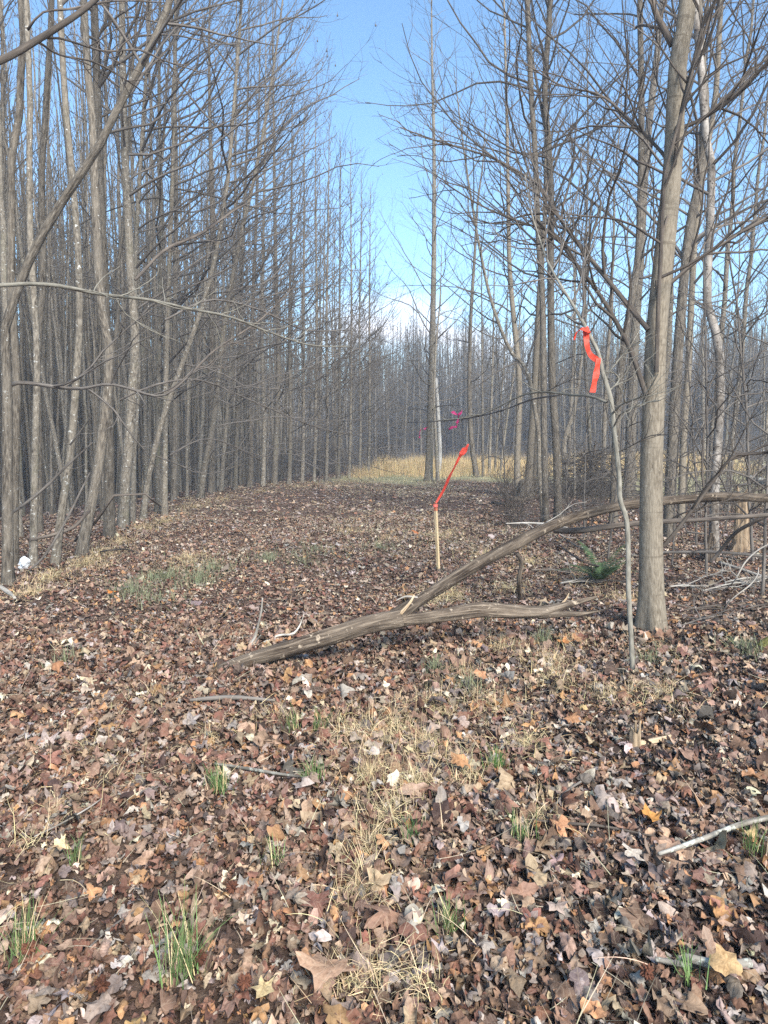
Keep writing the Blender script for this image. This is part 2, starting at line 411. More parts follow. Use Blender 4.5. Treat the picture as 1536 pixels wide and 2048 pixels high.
def litter():
    Vs, Qs, Ts, Cs, Us = [], [], [], [], []; off = 0
    def put(r):
        nonlocal off
        V, Q, T, (C, U_) = r; Us.append(U_)
        Vs.append(V); Qs.append(Q + off); Ts.append(T + off); Cs.append(C); off += len(V)
    x, y = trapezoid(62000, 1.45, 6.5)
    s = g.lognormal(math.log(0.0255), 0.45, len(x)).clip(0.009, 0.08) * (1 - 0.12 * (x / y < -0.15))
    put(leaf_batch(x, y, s, 20, (0.5, 1.0), 1.45, 0.55, 0.02))
    x, y = trapezoid(140000, 6.4, 16)
    s = g.lognormal(math.log(0.0215), 0.42, len(x)).clip(0.010, 0.07)
    k = (x > edge_x(y) - 3.0) & (zone(x, y) < g.rand(len(x)) * 0.9 + 0.05); x, y, s = x[k], y[k], s[k]
    put(leaf_batch(x, y, s, 10, (1.0,), 1.1, 0.42, 0.02))
    x, y = trapezoid(125000, 15.8, 42)
    s = g.lognormal(math.log(0.033), 0.3, len(x)).clip(0.016, 0.08)
    k = (x > edge_x(y) - 5.0) & (zone(x, y) < g.rand(len(x)) * 0.8 + 0.02) & ((x < 10) | (g.rand(len(x)) < 0.4)); x, y, s = x[k], y[k], s[k]
    put(leaf_batch(x, y, s, 5, (1.0,), 0.6, 0.35, 0.03))
    dx, dy = [], []
    for px, py, r, n in [(1306, 1266, 0.15, 110), (1266, 1352, 0.05, 30), (1270, 1502, 0.06, 26), (107, 1135, 0.13, 60), (159, 1114, 0.16, 70), (219, 1077, 0.16, 60), (245, 1057, 0.16, 60), (65, 1137, 0.12, 40),
                         (1093, 1048, 0.15, 50), (1117, 1045, 0.17, 60), (1226, 1050, 0.17, 50), (1427, 1118, 0.14, 50), (1482, 1106, 0.24, 70), (877, 1142, 0.03, 14)]:
        p = at(px, py); a = g.uniform(0, 6.28, n); rr = r * (0.8 + np.abs(g.normal(0, 0.5, n)))
        dx.append(p[0] + rr * np.cos(a)); dy.append(p[1] + rr * np.sin(a))
    for t_ in np.linspace(0, 1, 26):                       # along the butt of the fallen branch
        p = at(430 + 330 * t_, 1352 - 78 * t_); n = 9
        dx.append(p[0] + g.normal(0, 0.05, n)); dy.append(p[1] + g.normal(0.02, 0.06, n))
    x = np.concatenate(dx); y = np.concatenate(dy)
    put(leaf_batch(x, y, g.lognormal(math.log(0.027), 0.4, len(x)).clip(0.012, 0.06), 12, (0.5, 1.0), 1.2, 0.8, 0.07))
    V = np.concatenate(Vs); C = np.concatenate(Cs)
    me = mesh_np('leaf_litter', V, np.concatenate(Qs), np.concatenate(Ts), attrs={'lc': ('FLOAT_COLOR', C), 'lu': ('FLOAT_VECTOR', np.concatenate(Us))})
    o = link('leaf_litter', me, LEAF)
    tag(o, 'brown, tan and grey fallen leaves carpeting the whole clearing floor', 'fallen leaves', kind='stuff')
litter()

def big_leaf(px, py, r, c, label, tilt=0.3):
    p = at(px, py)
    V, Q, T, (C, U_) = leaf_batch(np.array([p[0]]), np.array([p[1]]), np.array([r]), 20, (0.5, 1.0), 0.9, tilt, 0.03, np.array([c]), kind=(1, 3, 4, 2)[int(px) % 4])
    V = V + np.array([0, 0, 0.05]) - p
    o = link('fallen_leaf', mesh_np('fallen_leaf', V, Q, T, attrs={'lc': ('FLOAT_COLOR', C), 'lu': ('FLOAT_VECTOR', U_)}), LEAF)
    o.location = p; tag(o, label, 'leaf', 'big single leaves on the litter')

# ------------------------------------------------------------------ grass
def blades(x, y, ln, wd, lean, curve, col, n=6, z0=0.0, colvar=0.15):
    N = len(x); t = np.linspace(0, 1, n)
    az = g.uniform(0, 6.28, N); d = np.stack([np.cos(az), np.sin(az)], -1)
    th = lean[:, None] + curve[:, None] * t[None]          # angle from vertical
    ds = ln[:, None] / (n - 1)
    hx = np.concatenate([np.zeros((N, 1)), np.cumsum(np.sin(th[:, :-1]) * ds, 1)], 1)
    hz = np.concatenate([np.zeros((N, 1)), np.cumsum(np.cos(th[:, :-1]) * ds, 1)], 1)
    cx = x[:, None] + d[:, :1] * hx; cy = y[:, None] + d[:, 1:] * hx
    cz = np.maximum(H(x, y)[:, None] + z0 + hz, H(cx, cy) + 0.012 + 0.02 * g.rand(N, 1))
    side = np.stack([-np.sin(az), np.cos(az), np.zeros(N)], -1)
    tw = g.uniform(-0.8, 0.8, (N, 1)); side = nrm(side + tw * np.array([0, 0, 1.0]))
    w = wd[:, None] * (1 - 0.85 * t[None] ** 2) * 0.5
    C = np.stack([cx, cy, cz], -1)
    V = np.stack([C - side[:, None] * w[..., None], C + side[:, None] * w[..., None]], 2)
    i = np.arange(N)[:, None] * n * 2 + np.arange(n - 1)[None] * 2
    Q = np.stack([i, i + 1, i + 3, i + 2], -1).reshape(-1, 4)
    c = col * g.uniform(1 - colvar * 2, 1 + colVar2(colvar), (N, 1)) * g.normal(1, 0.05, (N, 3))
    c = np.repeat(np.concatenate([c, np.ones((N, 1))], 1)[:, None], n * 2, 1)
    return V.reshape(-1, 3), Q, np.clip(c.reshape(-1, 4), 0, 0.9)
def colVar2(c): return c * 2

def grass_obj(name, parts, loc=None):
    Vs, Qs, Cs = [], [], []; off = 0
    for V, Q, C in parts:
        Vs.append(V); Qs.append(Q + off); Cs.append(C); off += len(V)
    V = np.concatenate(Vs)
    if loc is not None: V = V - np.asarray(loc)
    o = link(name, mesh_np(name, V, np.concatenate(Qs), smooth=False, attrs={'lc': ('FLOAT_COLOR', np.concatenate(Cs))}), GRASSM)
    if loc is not None: o.location = loc
    return o

STRAW = np.array([0.62, 0.49, 0.28]); GREEN = np.array([0.12, 0.185, 0.065]); OLIVE = np.array([0.26, 0.26, 0.11]); GOLD = np.array([0.53, 0.40, 0.215])

def patch_pts(px, py, rpx, n):
    p = at(px, py); r = rpx / F * p[1]
    rr = np.abs(g.normal(0, 0.55, n)) * r; a = g.uniform(0, 6.28, n)
    return p[0] + rr * np.cos(a), np.maximum(p[1] + rr * np.sin(a) * 1.5, 1.2)

def dry_grass():
    parts = []
    spots = [(780, 1460, 105, 420), (850, 1500, 85, 280), (740, 1560, 60, 250), (830, 1580, 60, 240), (700, 1480, 60, 200), (780, 1640, 60, 160),
             (1100, 1330, 55, 260), (1110, 1370, 60, 260), (985, 1420, 60, 180), (1000, 1300, 60, 200), (1060, 1500, 50, 180), (1220, 1400, 60, 200), (1330, 1400, 60, 200),
             (930, 1350, 60, 160), (870, 1420, 60, 240), (740, 1700, 70, 120), (720, 1790, 60, 110), (740, 1960, 70, 90), (840, 1980, 65, 60),
             (690, 1980, 55, 50), (1080, 1640, 45, 70), (870, 1200, 50, 260), (905, 1195, 40, 200), (1010, 1180, 50, 160), (1330, 1310, 50, 130),
             (930, 1560, 40, 100), (380, 1120, 45, 220), (260, 1560, 90, 40), (120, 1620, 110, 50), (60, 1700, 100, 45), (180, 1500, 110, 60), (1140, 1290, 50, 160),
             (170, 1130, 50, 420), (200, 1110, 55, 420), (240, 1085, 45, 320), (290, 1060, 45, 300), (330, 1045, 45, 300), (100, 1160, 50, 300), (390, 1015, 45, 350), (450, 1000, 55, 380), (520, 985, 55, 350), (60, 1190, 50, 200),
             (600, 975, 60, 380), (670, 968, 60, 380), (730, 965, 60, 300), (880, 1075, 50, 200), (700, 1065, 40, 160), (770, 1080, 60, 120), (380, 1130, 60, 160), (900, 1070, 70, 200),
             (1060, 1130, 60, 200), (960, 1110, 60, 200), (1180, 1160, 60, 160), (1250, 1200, 60, 160), (550, 1440, 60, 60), (300, 1400, 80, 60), (420, 1480, 60, 60)]
    for px, py, r, n in spots:
        n = int(n * (2.0 if py > 1250 else 1.8)); x, y = patch_pts(px, py, r * 1.45, n)
        near = 1 if py > 1250 else 0
        parts.append(blades(x, y, g.lognormal(math.log(0.082), 0.42, n).clip(0.03, 0.19), g.uniform(0.0012, 0.0030, n) * (1 if near else 1.6), g.uniform(0.3, 1.5, n), g.normal(1.1, 1.5, n), STRAW * (0.86 if near else 0.78), z0=0.02, colvar=0.22))
    # loose stems scattered through the litter
    x, y = trapezoid(4500, 1.5, 12); n = len(x)
    parts.append(blades(x, y, g.uniform(0.05, 0.22, n), g.uniform(0.0012, 0.003, n), g.uniform(0.9, 1.7, n), g.uniform(-0.4, 0.8, n), np.array([0.48, 0.40, 0.27]), z0=0.03))
    x, y = trapezoid(120000, 10, 34); k = (x > edge_x(y) - 1) & (zone(x, y) < 0.7); 
    k &= (np.sin(x * 0.9 + 1) + np.sin(y * 0.55 + x * 0.4) + g.normal(0, 0.8, len(x)) > 0.75 - 0.75 * sstep(14, 24, y))
    x, y = x[k], y[k]; n = len(x)
    parts.append(blades(x, y, g.uniform(0.05, 0.14, n), g.uniform(0.003, 0.006, n), g.uniform(0.6, 1.5, n), g.uniform(-0.3, 1.8, n), np.array([0.44, 0.375, 0.24]), z0=0.02))
    o = grass_obj('dry_grass', parts)
    tag(o, 'curled straw coloured dry grass wisps among the fallen leaves', 'dry grass', kind='stuff')
    parts = []
    for px, py, r, n in [(270, 1185, 95, 260), (310, 1205, 90, 140), (430, 1140, 80, 170), (630, 1105, 80, 140), (610, 1130, 80, 120), (330, 1160, 60, 300), (760, 1100, 50, 120), (540, 1120, 70, 180),
                         (980, 1240, 40, 60), (870, 1350, 30, 60), (940, 1385, 30, 60), (1490, 1310, 50, 160), (1300, 1330, 40, 50), (1085, 1290, 28, 70), (130, 1330, 40, 60), (400, 1165, 60, 250)]:
        n = int(n * 1.3); x, y = patch_pts(px, py, r, n)
        parts.append(blades(x, y, g.uniform(0.07, 0.18, n), g.uniform(0.003, 0.006, n), g.uniform(0.0, 0.7, n), g.uniform(0, 1.0, n), np.array([0.20, 0.215, 0.125])))
    x, y = trapezoid(5000, 8, 28); k = (x > edge_x(y)) & (zone(x, y) < 0.7) & (np.sin(x * 1.3) + np.sin(y * 0.7 + x) + g.normal(0, 0.6, len(x)) > 0.7)
    x, y = x[k], y[k]; n = len(x)
    parts.append(blades(x, y, g.uniform(0.04, 0.13, n), g.uniform(0.003, 0.006, n), g.uniform(0.0, 0.8, n), g.uniform(0, 1.0, n), np.array([0.17, 0.21, 0.10])))
    o = grass_obj('green_grass', parts)
    tag(o, 'thin patches of young green grass showing through the litter', 'grass', kind='stuff')
    # golden sedge on the crest and the meadow behind the right-hand trees
    parts = []
    x = g.uniform(-3.5, 17, 42000); y = g.uniform(29, 48, 42000)
    k = (zone(x, y) > 0.75) & (x > edge_x(y) + 0.2) & (y > 33.5 - 0.25 * x + np.sin(x * 2)); x, y = x[k], y[k]; n = len(x)
    hh = (0.40 + 0.40 * sstep(33, 38, y)) * g.uniform(0.5, 1.2, n) * (0.85 + 0.30 * np.sin(x * 2.1 + 0.7 * y) * np.sin(x * 0.9 - y * 0.5 + 1))
    parts.append(blades(x, y, hh, g.uniform(0.008, 0.018, n), g.uniform(0.0, 0.22, n), g.uniform(0, 0.5, n), GOLD))
    o = grass_obj('golden_grass', parts)
    tag(o, 'tall golden dry sedge grass on the crest behind the twin trees', 'tall grass', kind='stuff')
    parts = []
    x = g.uniform(-3, 34, 60000); y = g.uniform(14, 55, 60000)
    k = (zone(x, y) > g.rand(len(x))) & (np.abs(x) < 0.62 * y); x, y = x[k], y[k]; n = len(x)
    cm = np.where((g.rand(n) < 0.75)[:, None], np.array([[0.52, 0.44, 0.26]]), np.array([[0.34, 0.34, 0.18]]))
    parts.append(blades(x, y, g.uniform(0.05, 0.22, n), g.uniform(0.006, 0.014, n), g.uniform(0.0, 0.9, n), g.uniform(0, 1.0, n), cm))
    o = grass_obj('meadow_grass', parts)
    tag(o, 'short pale green and straw meadow grass beyond the right-hand trees', 'meadow grass', kind='stuff')
dry_grass()

def tuft(px, py, n, h, label, c=GREEN, spread=0.03, straw=0.2):
    spread = min(spread, 0.023)
    n = int(n * 1.5); p = at(px, py); x = p[0] + g.normal(0, spread, n); y = p[1] + g.normal(0, spread, n)
    cm = np.where((g.rand(n) < straw)[:, None], STRAW[None], c[None])
    o = grass_obj('grass_tuft', [blades(x, y, g.uniform(0.4, 1.0, n) * h + 0.04, g.uniform(0.0022, 0.0042, n), g.uniform(0.0, 0.45, n), g.uniform(0, 0.9, n), cm, z0=0.01)], p)
    tag(o, label, 'grass tuft', 'green grass tufts in the litter')
tuft(365, 1965, 60, 0.23, 'tallest bluish green grass tuft, near the bottom left of the litter', spread=0.024)
tuft(45, 1925, 40, 0.17, 'grass tuft with straw blades at the left edge near the bottom', spread=0.025, straw=0.4)
tuft(440, 1590, 60, 0.12, 'low wide green tuft left of centre in the foreground litter', spread=0.05)
tuft(625, 1575, 40, 0.11, 'thin green tuft between the wide tuft and the straw patch', spread=0.06)
tuft(990, 1545, 60, 0.10, 'dense bright green tuft right of the straw patch', c=np.array([0.10, 0.20, 0.05]))
tuft(1045, 1690, 40, 0.11, 'green tuft just above the curled dark leaf, right foreground', spread=0.03)
tuft(890, 1870, 45, 0.10, 'sparse green tuft low in the centre right foreground', spread=0.04)
tuft(820, 1690, 16, 0.10, 'small dark green sprig right beside the straw wisps', c=np.array([0.06, 0.13, 0.04]), spread=0.02, straw=0)
tuft(1380, 1965, 18, 0.08, 'few green blades beside the lichen covered stick', spread=0.03, straw=0)
tuft(550, 1740, 24, 0.10, 'small green tuft in the left centre foreground litter', spread=0.02)
tuft(150, 1735, 18, 0.09, 'little green tuft beside the pale leaf at lower left', spread=0.012, straw=0.1)
tuft(585, 1470, 36, 0.13, 'thin upright grass clump in front of the log, centre left', spread=0.03)
tuft(640, 1465, 30, 0.12, 'thin upright grass clump in front of the log, centre right', spread=0.03)
tuft(1510, 1720, 26, 0.14, 'tall thin green blades beside the long pale stick at right edge', spread=0.05)

# ------------------------------------------------------------------ trees
def spawn(rng, Pp, Rp, idx, t, ang, az, L, rr, n, up, wob, rmin):
    n0 = Pp.shape[1]; f = t * (n0 - 1); i = np.minimum(f.astype(int), n0 - 2); w = (f - i)[:, None]
    A = Pp[idx, i]; B = Pp[idx, i + 1]; base = A + (B - A) * w; T = nrm(B - A)
    ref = np.where(np.abs(T[:, 2:3]) < 0.85, np.array([[0, 0, 1.0]]), np.array([[1.0, 0, 0]]))
    U = nrm(np.cross(T, ref)); Vv = np.cross(U, T)
    d = np.cos(ang)[:, None] * T + np.sin(ang)[:, None] * (np.cos(az)[:, None] * U + np.sin(az)[:, None] * Vv)
    pr = Rp[idx, i] + (Rp[idx, i + 1] - Rp[idx, i]) * w[:, 0]
    r0 = np.maximum(np.minimum(rr, pr * 0.75), rmin)
    pts = [base]; p = base; st = (L / (n - 1))[:, None]
    for k in range(n - 1):
        d = nrm(d + wob * rng.normal(size=d.shape) + np.asarray(up).reshape(-1, 1) * np.array([[0, 0, 1.0]]) / (n - 1))
        p = p + d * st; pts.append(p)
    Pc = np.stack(pts, 1); tt = np.linspace(0, 1, n)[None]
    Rc = np.maximum(r0[:, None] * (1 - 0.75 * tt), rmin * 0.8)
    return Pc, Rc

def crown_on(ts, rng, path, rads, h0=0.35, nprim=40, Lmax=4.0, toplen=0.8, ang=(0.75, 1.15), up=0.7, bias=None, biasw=0.0,
             d2=2.2, d3=4.0, rmin=0.003, h1=0.985, prof=0.6, wob=0.13, balls=0, k1=5, r1=0.0085):
    Pp = path[None]; Rp = rads[None]
    m = nprim
    t = h0 + (h1 - h0) * (np.arange(m) + rng.rand(m)) / m
    az = np.arange(m) * 2.4 + rng.uniform(-0.5, 0.5, m)
    if bias is not None:
        # az 0 is U = T x X = +Y, az 90 deg is V = U x T = +X
        k = rng.rand(m) < biasw
        az = np.where(k, math.pi / 2 - bias + rng.normal(0, 0.55, m), az)
    u = (t - h0) / (1 - h0)
    L = Lmax * (1 - u) ** prof * rng.uniform(0.55, 1.15, m) + toplen * rng.uniform(0.5, 1.0, m)
    an = ang[1] + (ang[0] - ang[1]) * u + rng.normal(0, 0.12, m)
    P1, R1 = spawn(rng, Pp, Rp, np.zeros(m, int), t, an, az, L, r1 * L ** 0.8 + 0.003, 9, up * rng.uniform(0.3, 1.3, m), wob * 1.25, rmin * 1.6)
    ts.batch(P1, R1, k1)
    c2 = np.maximum(1, (L * d2 * rng.uniform(0.7, 1.3, m)).astype(int))
    idx = np.repeat(np.arange(m), c2); n2 = len(idx)
    t2 = rng.uniform(0.18, 0.99, n2)
    az2 = np.where(np.arange(n2) % 2 == 0, 0, math.pi) + rng.normal(0, 0.6, n2)
    L2 = (0.18 + 0.42 * (1 - t2) + 0.1) * L[idx] * rng.uniform(0.4, 1.1, n2)
    L2 = np.minimum(L2, 1.8)
    P2, R2 = spawn(rng, P1, R1, idx, t2, rng.uniform(0.5, 1.0, n2), az2, L2, 0.006 * np.ones(n2), 5, rng.uniform(0.1, 0.9, n2), wob * 1.3, rmin)
    ts.batch(P2, R2, 3)
    if d3 > 0:
        c3 = np.maximum(0, (L2 * d3 * rng.uniform(0.6, 1.4, n2) + rng.rand(n2)).astype(int))
        idx3 = np.repeat(np.arange(n2), c3); n3 = len(idx3)
        t3 = rng.uniform(0.15, 1.0, n3); az3 = np.where(np.arange(n3) % 2 == 0, 0, math.pi) + rng.normal(0, 0.7, n3)
        L3 = np.minimum(0.12 + 0.35 * L2[idx3] * rng.uniform(0.3, 1.0, n3), 0.6)
        P3, R3 = spawn(rng, P2, R2, idx3, t3, rng.uniform(0.5, 1.0, n3), az3, L3, 0.004 * np.ones(n3), 3, rng.uniform(0.1, 0.9, n3), wob * 1.3, rmin * 0.85)
        ts.batch(P3, R3, 3)
        if balls:
            hi = np.where(P3[:, -1, 2] > path[0, 2] + 0.6 * (path[-1, 2] - path[0, 2]))[0]
            b = hi[rng.permutation(len(hi))[:balls]]
            e = P3[b, -1]; nb = len(e)
            Pb = np.stack([e, e + [0, 0, -0.05], e + [0, 0, -0.07], e + [0, 0, -0.09], e + [0, 0, -0.1]], 1)
            ts.batch(Pb, np.tile([0.002, 0.003, 0.016, 0.016, 0.002], (nb, 1)), 5)

def straight_trunk(rng, Ht, r0, n=26, wob=0.035, flare=1.25):
    z = np.linspace(0, 1, n) ** 1.0 * Ht
    dx = np.cumsum(rng.normal(0, wob, n)) * Ht / n * 1.2; dy = np.cumsum(rng.normal(0, wob, n)) * Ht / n * 1.2
    s = np.linspace(0, 1, n)
    dx = dx - dx[0] + 0.25 * math.sin(rng.rand() * 6) * s * (1 - s); dy = dy - dy[0]
    r = r0 * (1 - s) ** 0.8 * (1 + (flare - 1) * np.exp(-z / 0.35)) + 0.006
    z[0] = -0.15
    return np.stack([dx, dy, z], 1), r

TREE_N = [0]
def tree_from(name, trunk_me, crown_me, loc, bmat, label, group=None, cat='tree', rz=0.0, sc=1.0, tilt=(0, 0), cmat=None):
    t = empty(name, loc); t.rotation_euler = (tilt[0], tilt[1], rz); t.scale = (sc, sc, sc)
    link('trunk', trunk_me, bmat, t)
    if crown_me: link('crown', crown_me, cmat or TWIG, t)
    tag(t, label, cat, group)
    return t

def px_path(pts, Y, extra=None, lean_y=0.0):
    """trunk through pixel points at distance Y, standing on the ground at the first of them"""
    b = at(*pts[0]); Yb = b[1] if Y is None else Y
    out = [b - np.array([0, 0, 0.15])]; 
    for i, (px, py) in enumerate(pts[1:]):
        out.append(P(px, py, Yb + lean_y * (i + 1)))
    if extra:
        last = out[-1]; d = nrm(out[-1] - out[-2]); 
        d = nrm(d + np.array([0, 0, 0.35]))
        Hh = extra - last[2]
        if Hh > 0.5:
            out.append(last + d * Hh * 0.5 / max(d[2], 0.5)); d = nrm(d + np.array([0, 0, 0.3]))
            out.append(out[-1] + d * Hh * 0.5 / max(d[2], 0.5))
    return np.array(out), Yb

def photo_tree(pts, w, label, mat=None, height=16.5, name='tall_tree', Y=None, seed=1, group=None, crown=None, wtop=None, flare=1.2, sides=12, limbs=(), rough=0.03, crownmat=None, ns=34, low=0):
    path, Yb = px_path(pts, Y, height)
    w = w * 0.88; wtop = wtop and wtop * 0.88
    r0 = w / 2 / F * Yb
    z = path[:, 2] - path[0, 2]; s = z / max(z[-1], 0.1)
    if wtop is not None:
        zt = path[len(pts) - 1, 2] - path[0, 2]; q = wtop / w
        rr = np.where(z <= zt, r0 * (1 + (q - 1) * z / zt), r0 * q * np.clip((z[-1] - z) / max(z[-1] - zt, 0.1), 0, 1) ** 0.8) + 0.004
    else:
        rr = r0 * (1 - s * 0.97) ** 0.85 + 0.004
    pp, rs = resample(path, rr, ns)
    hz = pp[:, 2] - pp[0, 2]
    rs = rs * (1 + (flare - 1) * np.exp(-np.maximum(hz - 0.15, 0) / (0.10 + 1.1 * r0)))
    base = at(*pts[0])
    t = empty(name, base)
    ts = Tubes(); ts.batch(pp, rs, sides, rough, seed, lobes=0.30)
    link('trunk', ts.mesh('trunk', base), mat or GREY, t)
    rng = np.random.RandomState(seed + 100)
    for li, (lp, lw, Yl, n_) in enumerate(limbs):
        q = np.array([P(a, b, Yl[0] + (Yl[1] - Yl[0]) * i / (len(lp) - 1)) for i, (a, b) in enumerate(lp)])
        rl = np.linspace(lw[0], lw[1], len(q)) / 2 / F * Yb
        q2, r2 = resample(q, rl, 22)
        tl = Tubes(); tl.batch(q2, r2, 8, 0.03, seed + li)
        if n_: crown_on(tl, rng, q2, r2, h0=0.15, nprim=n_, Lmax=1.3, toplen=0.35, ang=(0.5, 0.9), up=0.6, d2=3.0, d3=4, rmin=0.0022, prof=0.5, r1=0.008, k1=4)
        link('limb', tl.mesh('limb', base), crownmat or TWIG, t)
    if crown is not False:
        tc = Tubes(); kw = dict(h0=0.3, nprim=34, Lmax=3.2, toplen=0.7)
        kw.update(crown or {})
        if kw.pop('abs0', None) is not None: pass
        crown_on(tc, rng, pp, rs, **kw)
        if low:
            rl = np.random.RandomState(seed + 900)
            crown_on(tc, rl, pp, rs, h0=0.05, h1=0.45, nprim=max(3, low // 2), Lmax=3.4, toplen=0.9, ang=(0.9, 1.5), up=0.3, bias=0.15, biasw=0.85, d2=2.6, d3=3.0, rmin=0.0024, prof=0.3, wob=0.17, r1=0.006)
        link('crown', tc.mesh('crown', base), crownmat or TWIG, t)
    tag(t, label, 'tree', group)
    return t

RIGHTWARD = 0.0     # world azimuth of +X
EDGE = dict(h0=0.20, nprim=40, Lmax=3.0, bias=0.0, biasw=0.62, ang=(0.6, 1.2), up=0.55, balls=0)
def edge_crown(i, **k):
    d = dict(EDGE); d['h0'] = [0.22, 0.34, 0.16, 0.30, 0.26][i % 5]; d['balls'] = 60 if i % 2 else 0; d.update(k); return d

LG = 'trees along the edge of the left wood'
photo_tree([(14, 1170), (15, 980), (14, 780), (12, 640), (40, 572), (62, 512), (103, 437), (147, 369), (194, 300), (247, 194), (297, 103), (337, 9)], 24,
           'leftmost tree, vertical below then its trunk leans far right across the others', ROUGH, height=11, seed=11, group=LG, wtop=13,
           crown=dict(h0=0.45, nprim=22, Lmax=2.2),
           limbs=[([(16, 772), (45, 765), (120, 775), (165, 777), (215, 768), (262, 778), (310, 792), (345, 782), (395, 740), (440, 735)], (9, 2), (8.4, 8.4), 10)])
photo_tree([(25, 1134), (30, 900), (33, 752), (22, 594), (23, 437), (23, 300), (36, 265), (41, 156), (47, 78), (42, 0)], 20,
           'left wood tree with a kinked trunk, second from the left photo edge', ROUGH, seed=12, group=LG, wtop=13, crown=dict(h0=0.5, nprim=20, Lmax=2.4))
photo_tree([(65, 1137), (70, 900), (74, 700), (61, 487), (59, 312), (60, 180), (52, 0)], 16, 'slim straight tan trunk just right of the white plastic bag', GREY, seed=13, group=LG, crown=edge_crown(0, h0=0.42, nprim=22), wtop=10)
photo_tree([(107, 1135), (122, 1030), (138, 934), (150, 800), (156, 700), (160, 625), (156, 500), (147, 375), (130, 200), (120, 0)], 18, 'ringed grey trunk leaning right at its foot, with a peeling bark curl', GREY, seed=14, group=LG, crown=edge_crown(1, h0=0.40, nprim=26), wtop=11,
           limbs=[([(140, 890), (170, 850), (185, 830)], (4, 2), (9.1, 9.0), 0)])
photo_tree([(159, 1114), (175, 1040), (193, 960), (206, 860), (216, 778), (218, 690), (200, 594), (190, 375), (184, 219), (175, 140), (169, 31)], 24, 'thick furrowed trunk leaning right from a flared foot at the litter edge', ROUGH, seed=15, group=LG, wtop=14, crown=edge_crown(2, h0=0.42, nprim=26))
photo_tree([(219, 1077), (218, 950), (217, 856), (213, 720), (208, 560), (200, 380), (195, 200), (188, 0)], 24, 'thick dark upright trunk directly right of the leaning furrowed one', ROUGH, seed=16, group=LG, wtop=15, crown=edge_crown(3, h0=0.38))
photo_tree([(245, 1057), (250, 960), (258, 882), (266, 760), (271, 690), (262, 560), (259, 500), (250, 312), (245, 125), (244, 31)], 24, 'thick smooth grey trunk with a broad foot beside the dark upright one', GREY, seed=17, group=LG, wtop=13, crown=edge_crown(4, h0=0.33))
photo_tree([(264, 1046), (268, 900), (276, 760), (272, 620), (270, 530), (284, 280), (294, 125), (300, 0)], 12, 'slender trunk hugging the right side of the thick smooth grey trunk', GREY, seed=18, group=LG, crown=edge_crown(0))
photo_tree([(284, 1038), (294, 970), (307, 908), (325, 840), (346, 778), (378, 690), (420, 560), (450, 400), (465, 250)], 13, 'slender trunk slanting strongly right across its upright neighbours', GREY, seed=19, low=6, group=LG, height=15, crown=edge_crown(1, h0=0.4))
photo_tree([(315, 1025), (316, 900), (318, 700), (322, 450), (318, 200), (320, 0)], 12, 'slim upright trunk behind the arching dead branch', GREY, seed=20, group=LG, crown=edge_crown(2))
photo_tree([(329, 1030), (330, 900), (331, 804), (336, 600), (345, 350), (350, 100)], 13, 'upright trunk at the corner where the litter edge turns away', GREY, seed=21, low=9, group=LG, crown=edge_crown(3, biasw=0.75))
photo_tree([(347, 1003), (350, 850), (349, 650), (353, 400), (350, 150), (356, 0)], 14, 'tall straight trunk just past the corner of the litter edge', ROUGH, seed=22, low=8, group=LG, crown=edge_crown(4))
photo_tree([(399, 997), (410, 930), (424, 860), (436, 760), (450, 640), (480, 480), (520, 300)], 15, 'flared trunk leaning right, crossing in front of a vertical trunk', GREY, seed=23, low=12, group=LG, height=15, crown=edge_crown(0, biasw=0.7, Lmax=3.8))
photo_tree([(422, 987), (424, 900), (423, 760), (425, 500), (421, 300), (418, 100), (420, 0)], 17, 'stout vertical trunk behind the flared leaning one', ROUGH, seed=24, low=14, group=LG, crown=edge_crown(1, biasw=0.7, nprim=56, Lmax=4.0, h0=0.2))
photo_tree([(441, 983), (448, 900), (456, 800), (466, 620), (470, 400)], 10, 'thin trunk right of the stout vertical trunk', GREY, seed=25, low=10, group=LG, crown=edge_crown(2))
photo_tree([(470, 980), (474, 850), (480, 650), (490, 400)], 10, 'thin pale stem midway along the wood edge', GREY, seed=26, low=10, group=LG, crown=edge_crown(3))
photo_tree([(499, 974), (502, 900), (500, 760), (508, 560), (516, 300)], 12, 'brownish trunk with reddish bark midway along the wood edge', ROUGH, seed=27, low=14, group=LG, crown=edge_crown(4, biasw=0.7))
photo_tree([(526, 972), (528, 850), (524, 650), (530, 300)], 10, 'thin upright trunk left of the pale smooth trunk', GREY, seed=28, low=12, group=LG, crown=edge_crown(1))
photo_tree([(548, 968), (553, 860), (557, 740), (552, 560), (548, 300), (546, 100)], 14, 'pale smooth trunk tallest against the sky on the wood edge', GREY, seed=29, low=16, group=LG, height=17.0, crown=edge_crown(0, h0=0.18, biasw=0.45, Lmax=3.2, nprim=50))
FAR_E = [(578, 969, 10), (604, 966, 9), (628, 964, 8), (652, 962, 8), (676, 959, 8), (698, 956, 7), (718, 953, 7), (736, 950, 7)]
for i, (bx, by, w) in enumerate(FAR_E):
    photo_tree([(bx, by), (bx + 3, 850), (bx + 1 + (i % 3) * 2, 650), (bx + 4, 480)], w,
               'thin grey tree at the far end of the left wood edge', GREY, seed=40 + i, low=14, group='far end of the left wood edge', height=14.6 - 0.15 * i,
               crown=edge_crown(i, h0=0.10 + 0.03 * (i % 3), biasw=0.35, nprim=46, Lmax=2.4, ang=(0.4, 1.25), up=0.9))

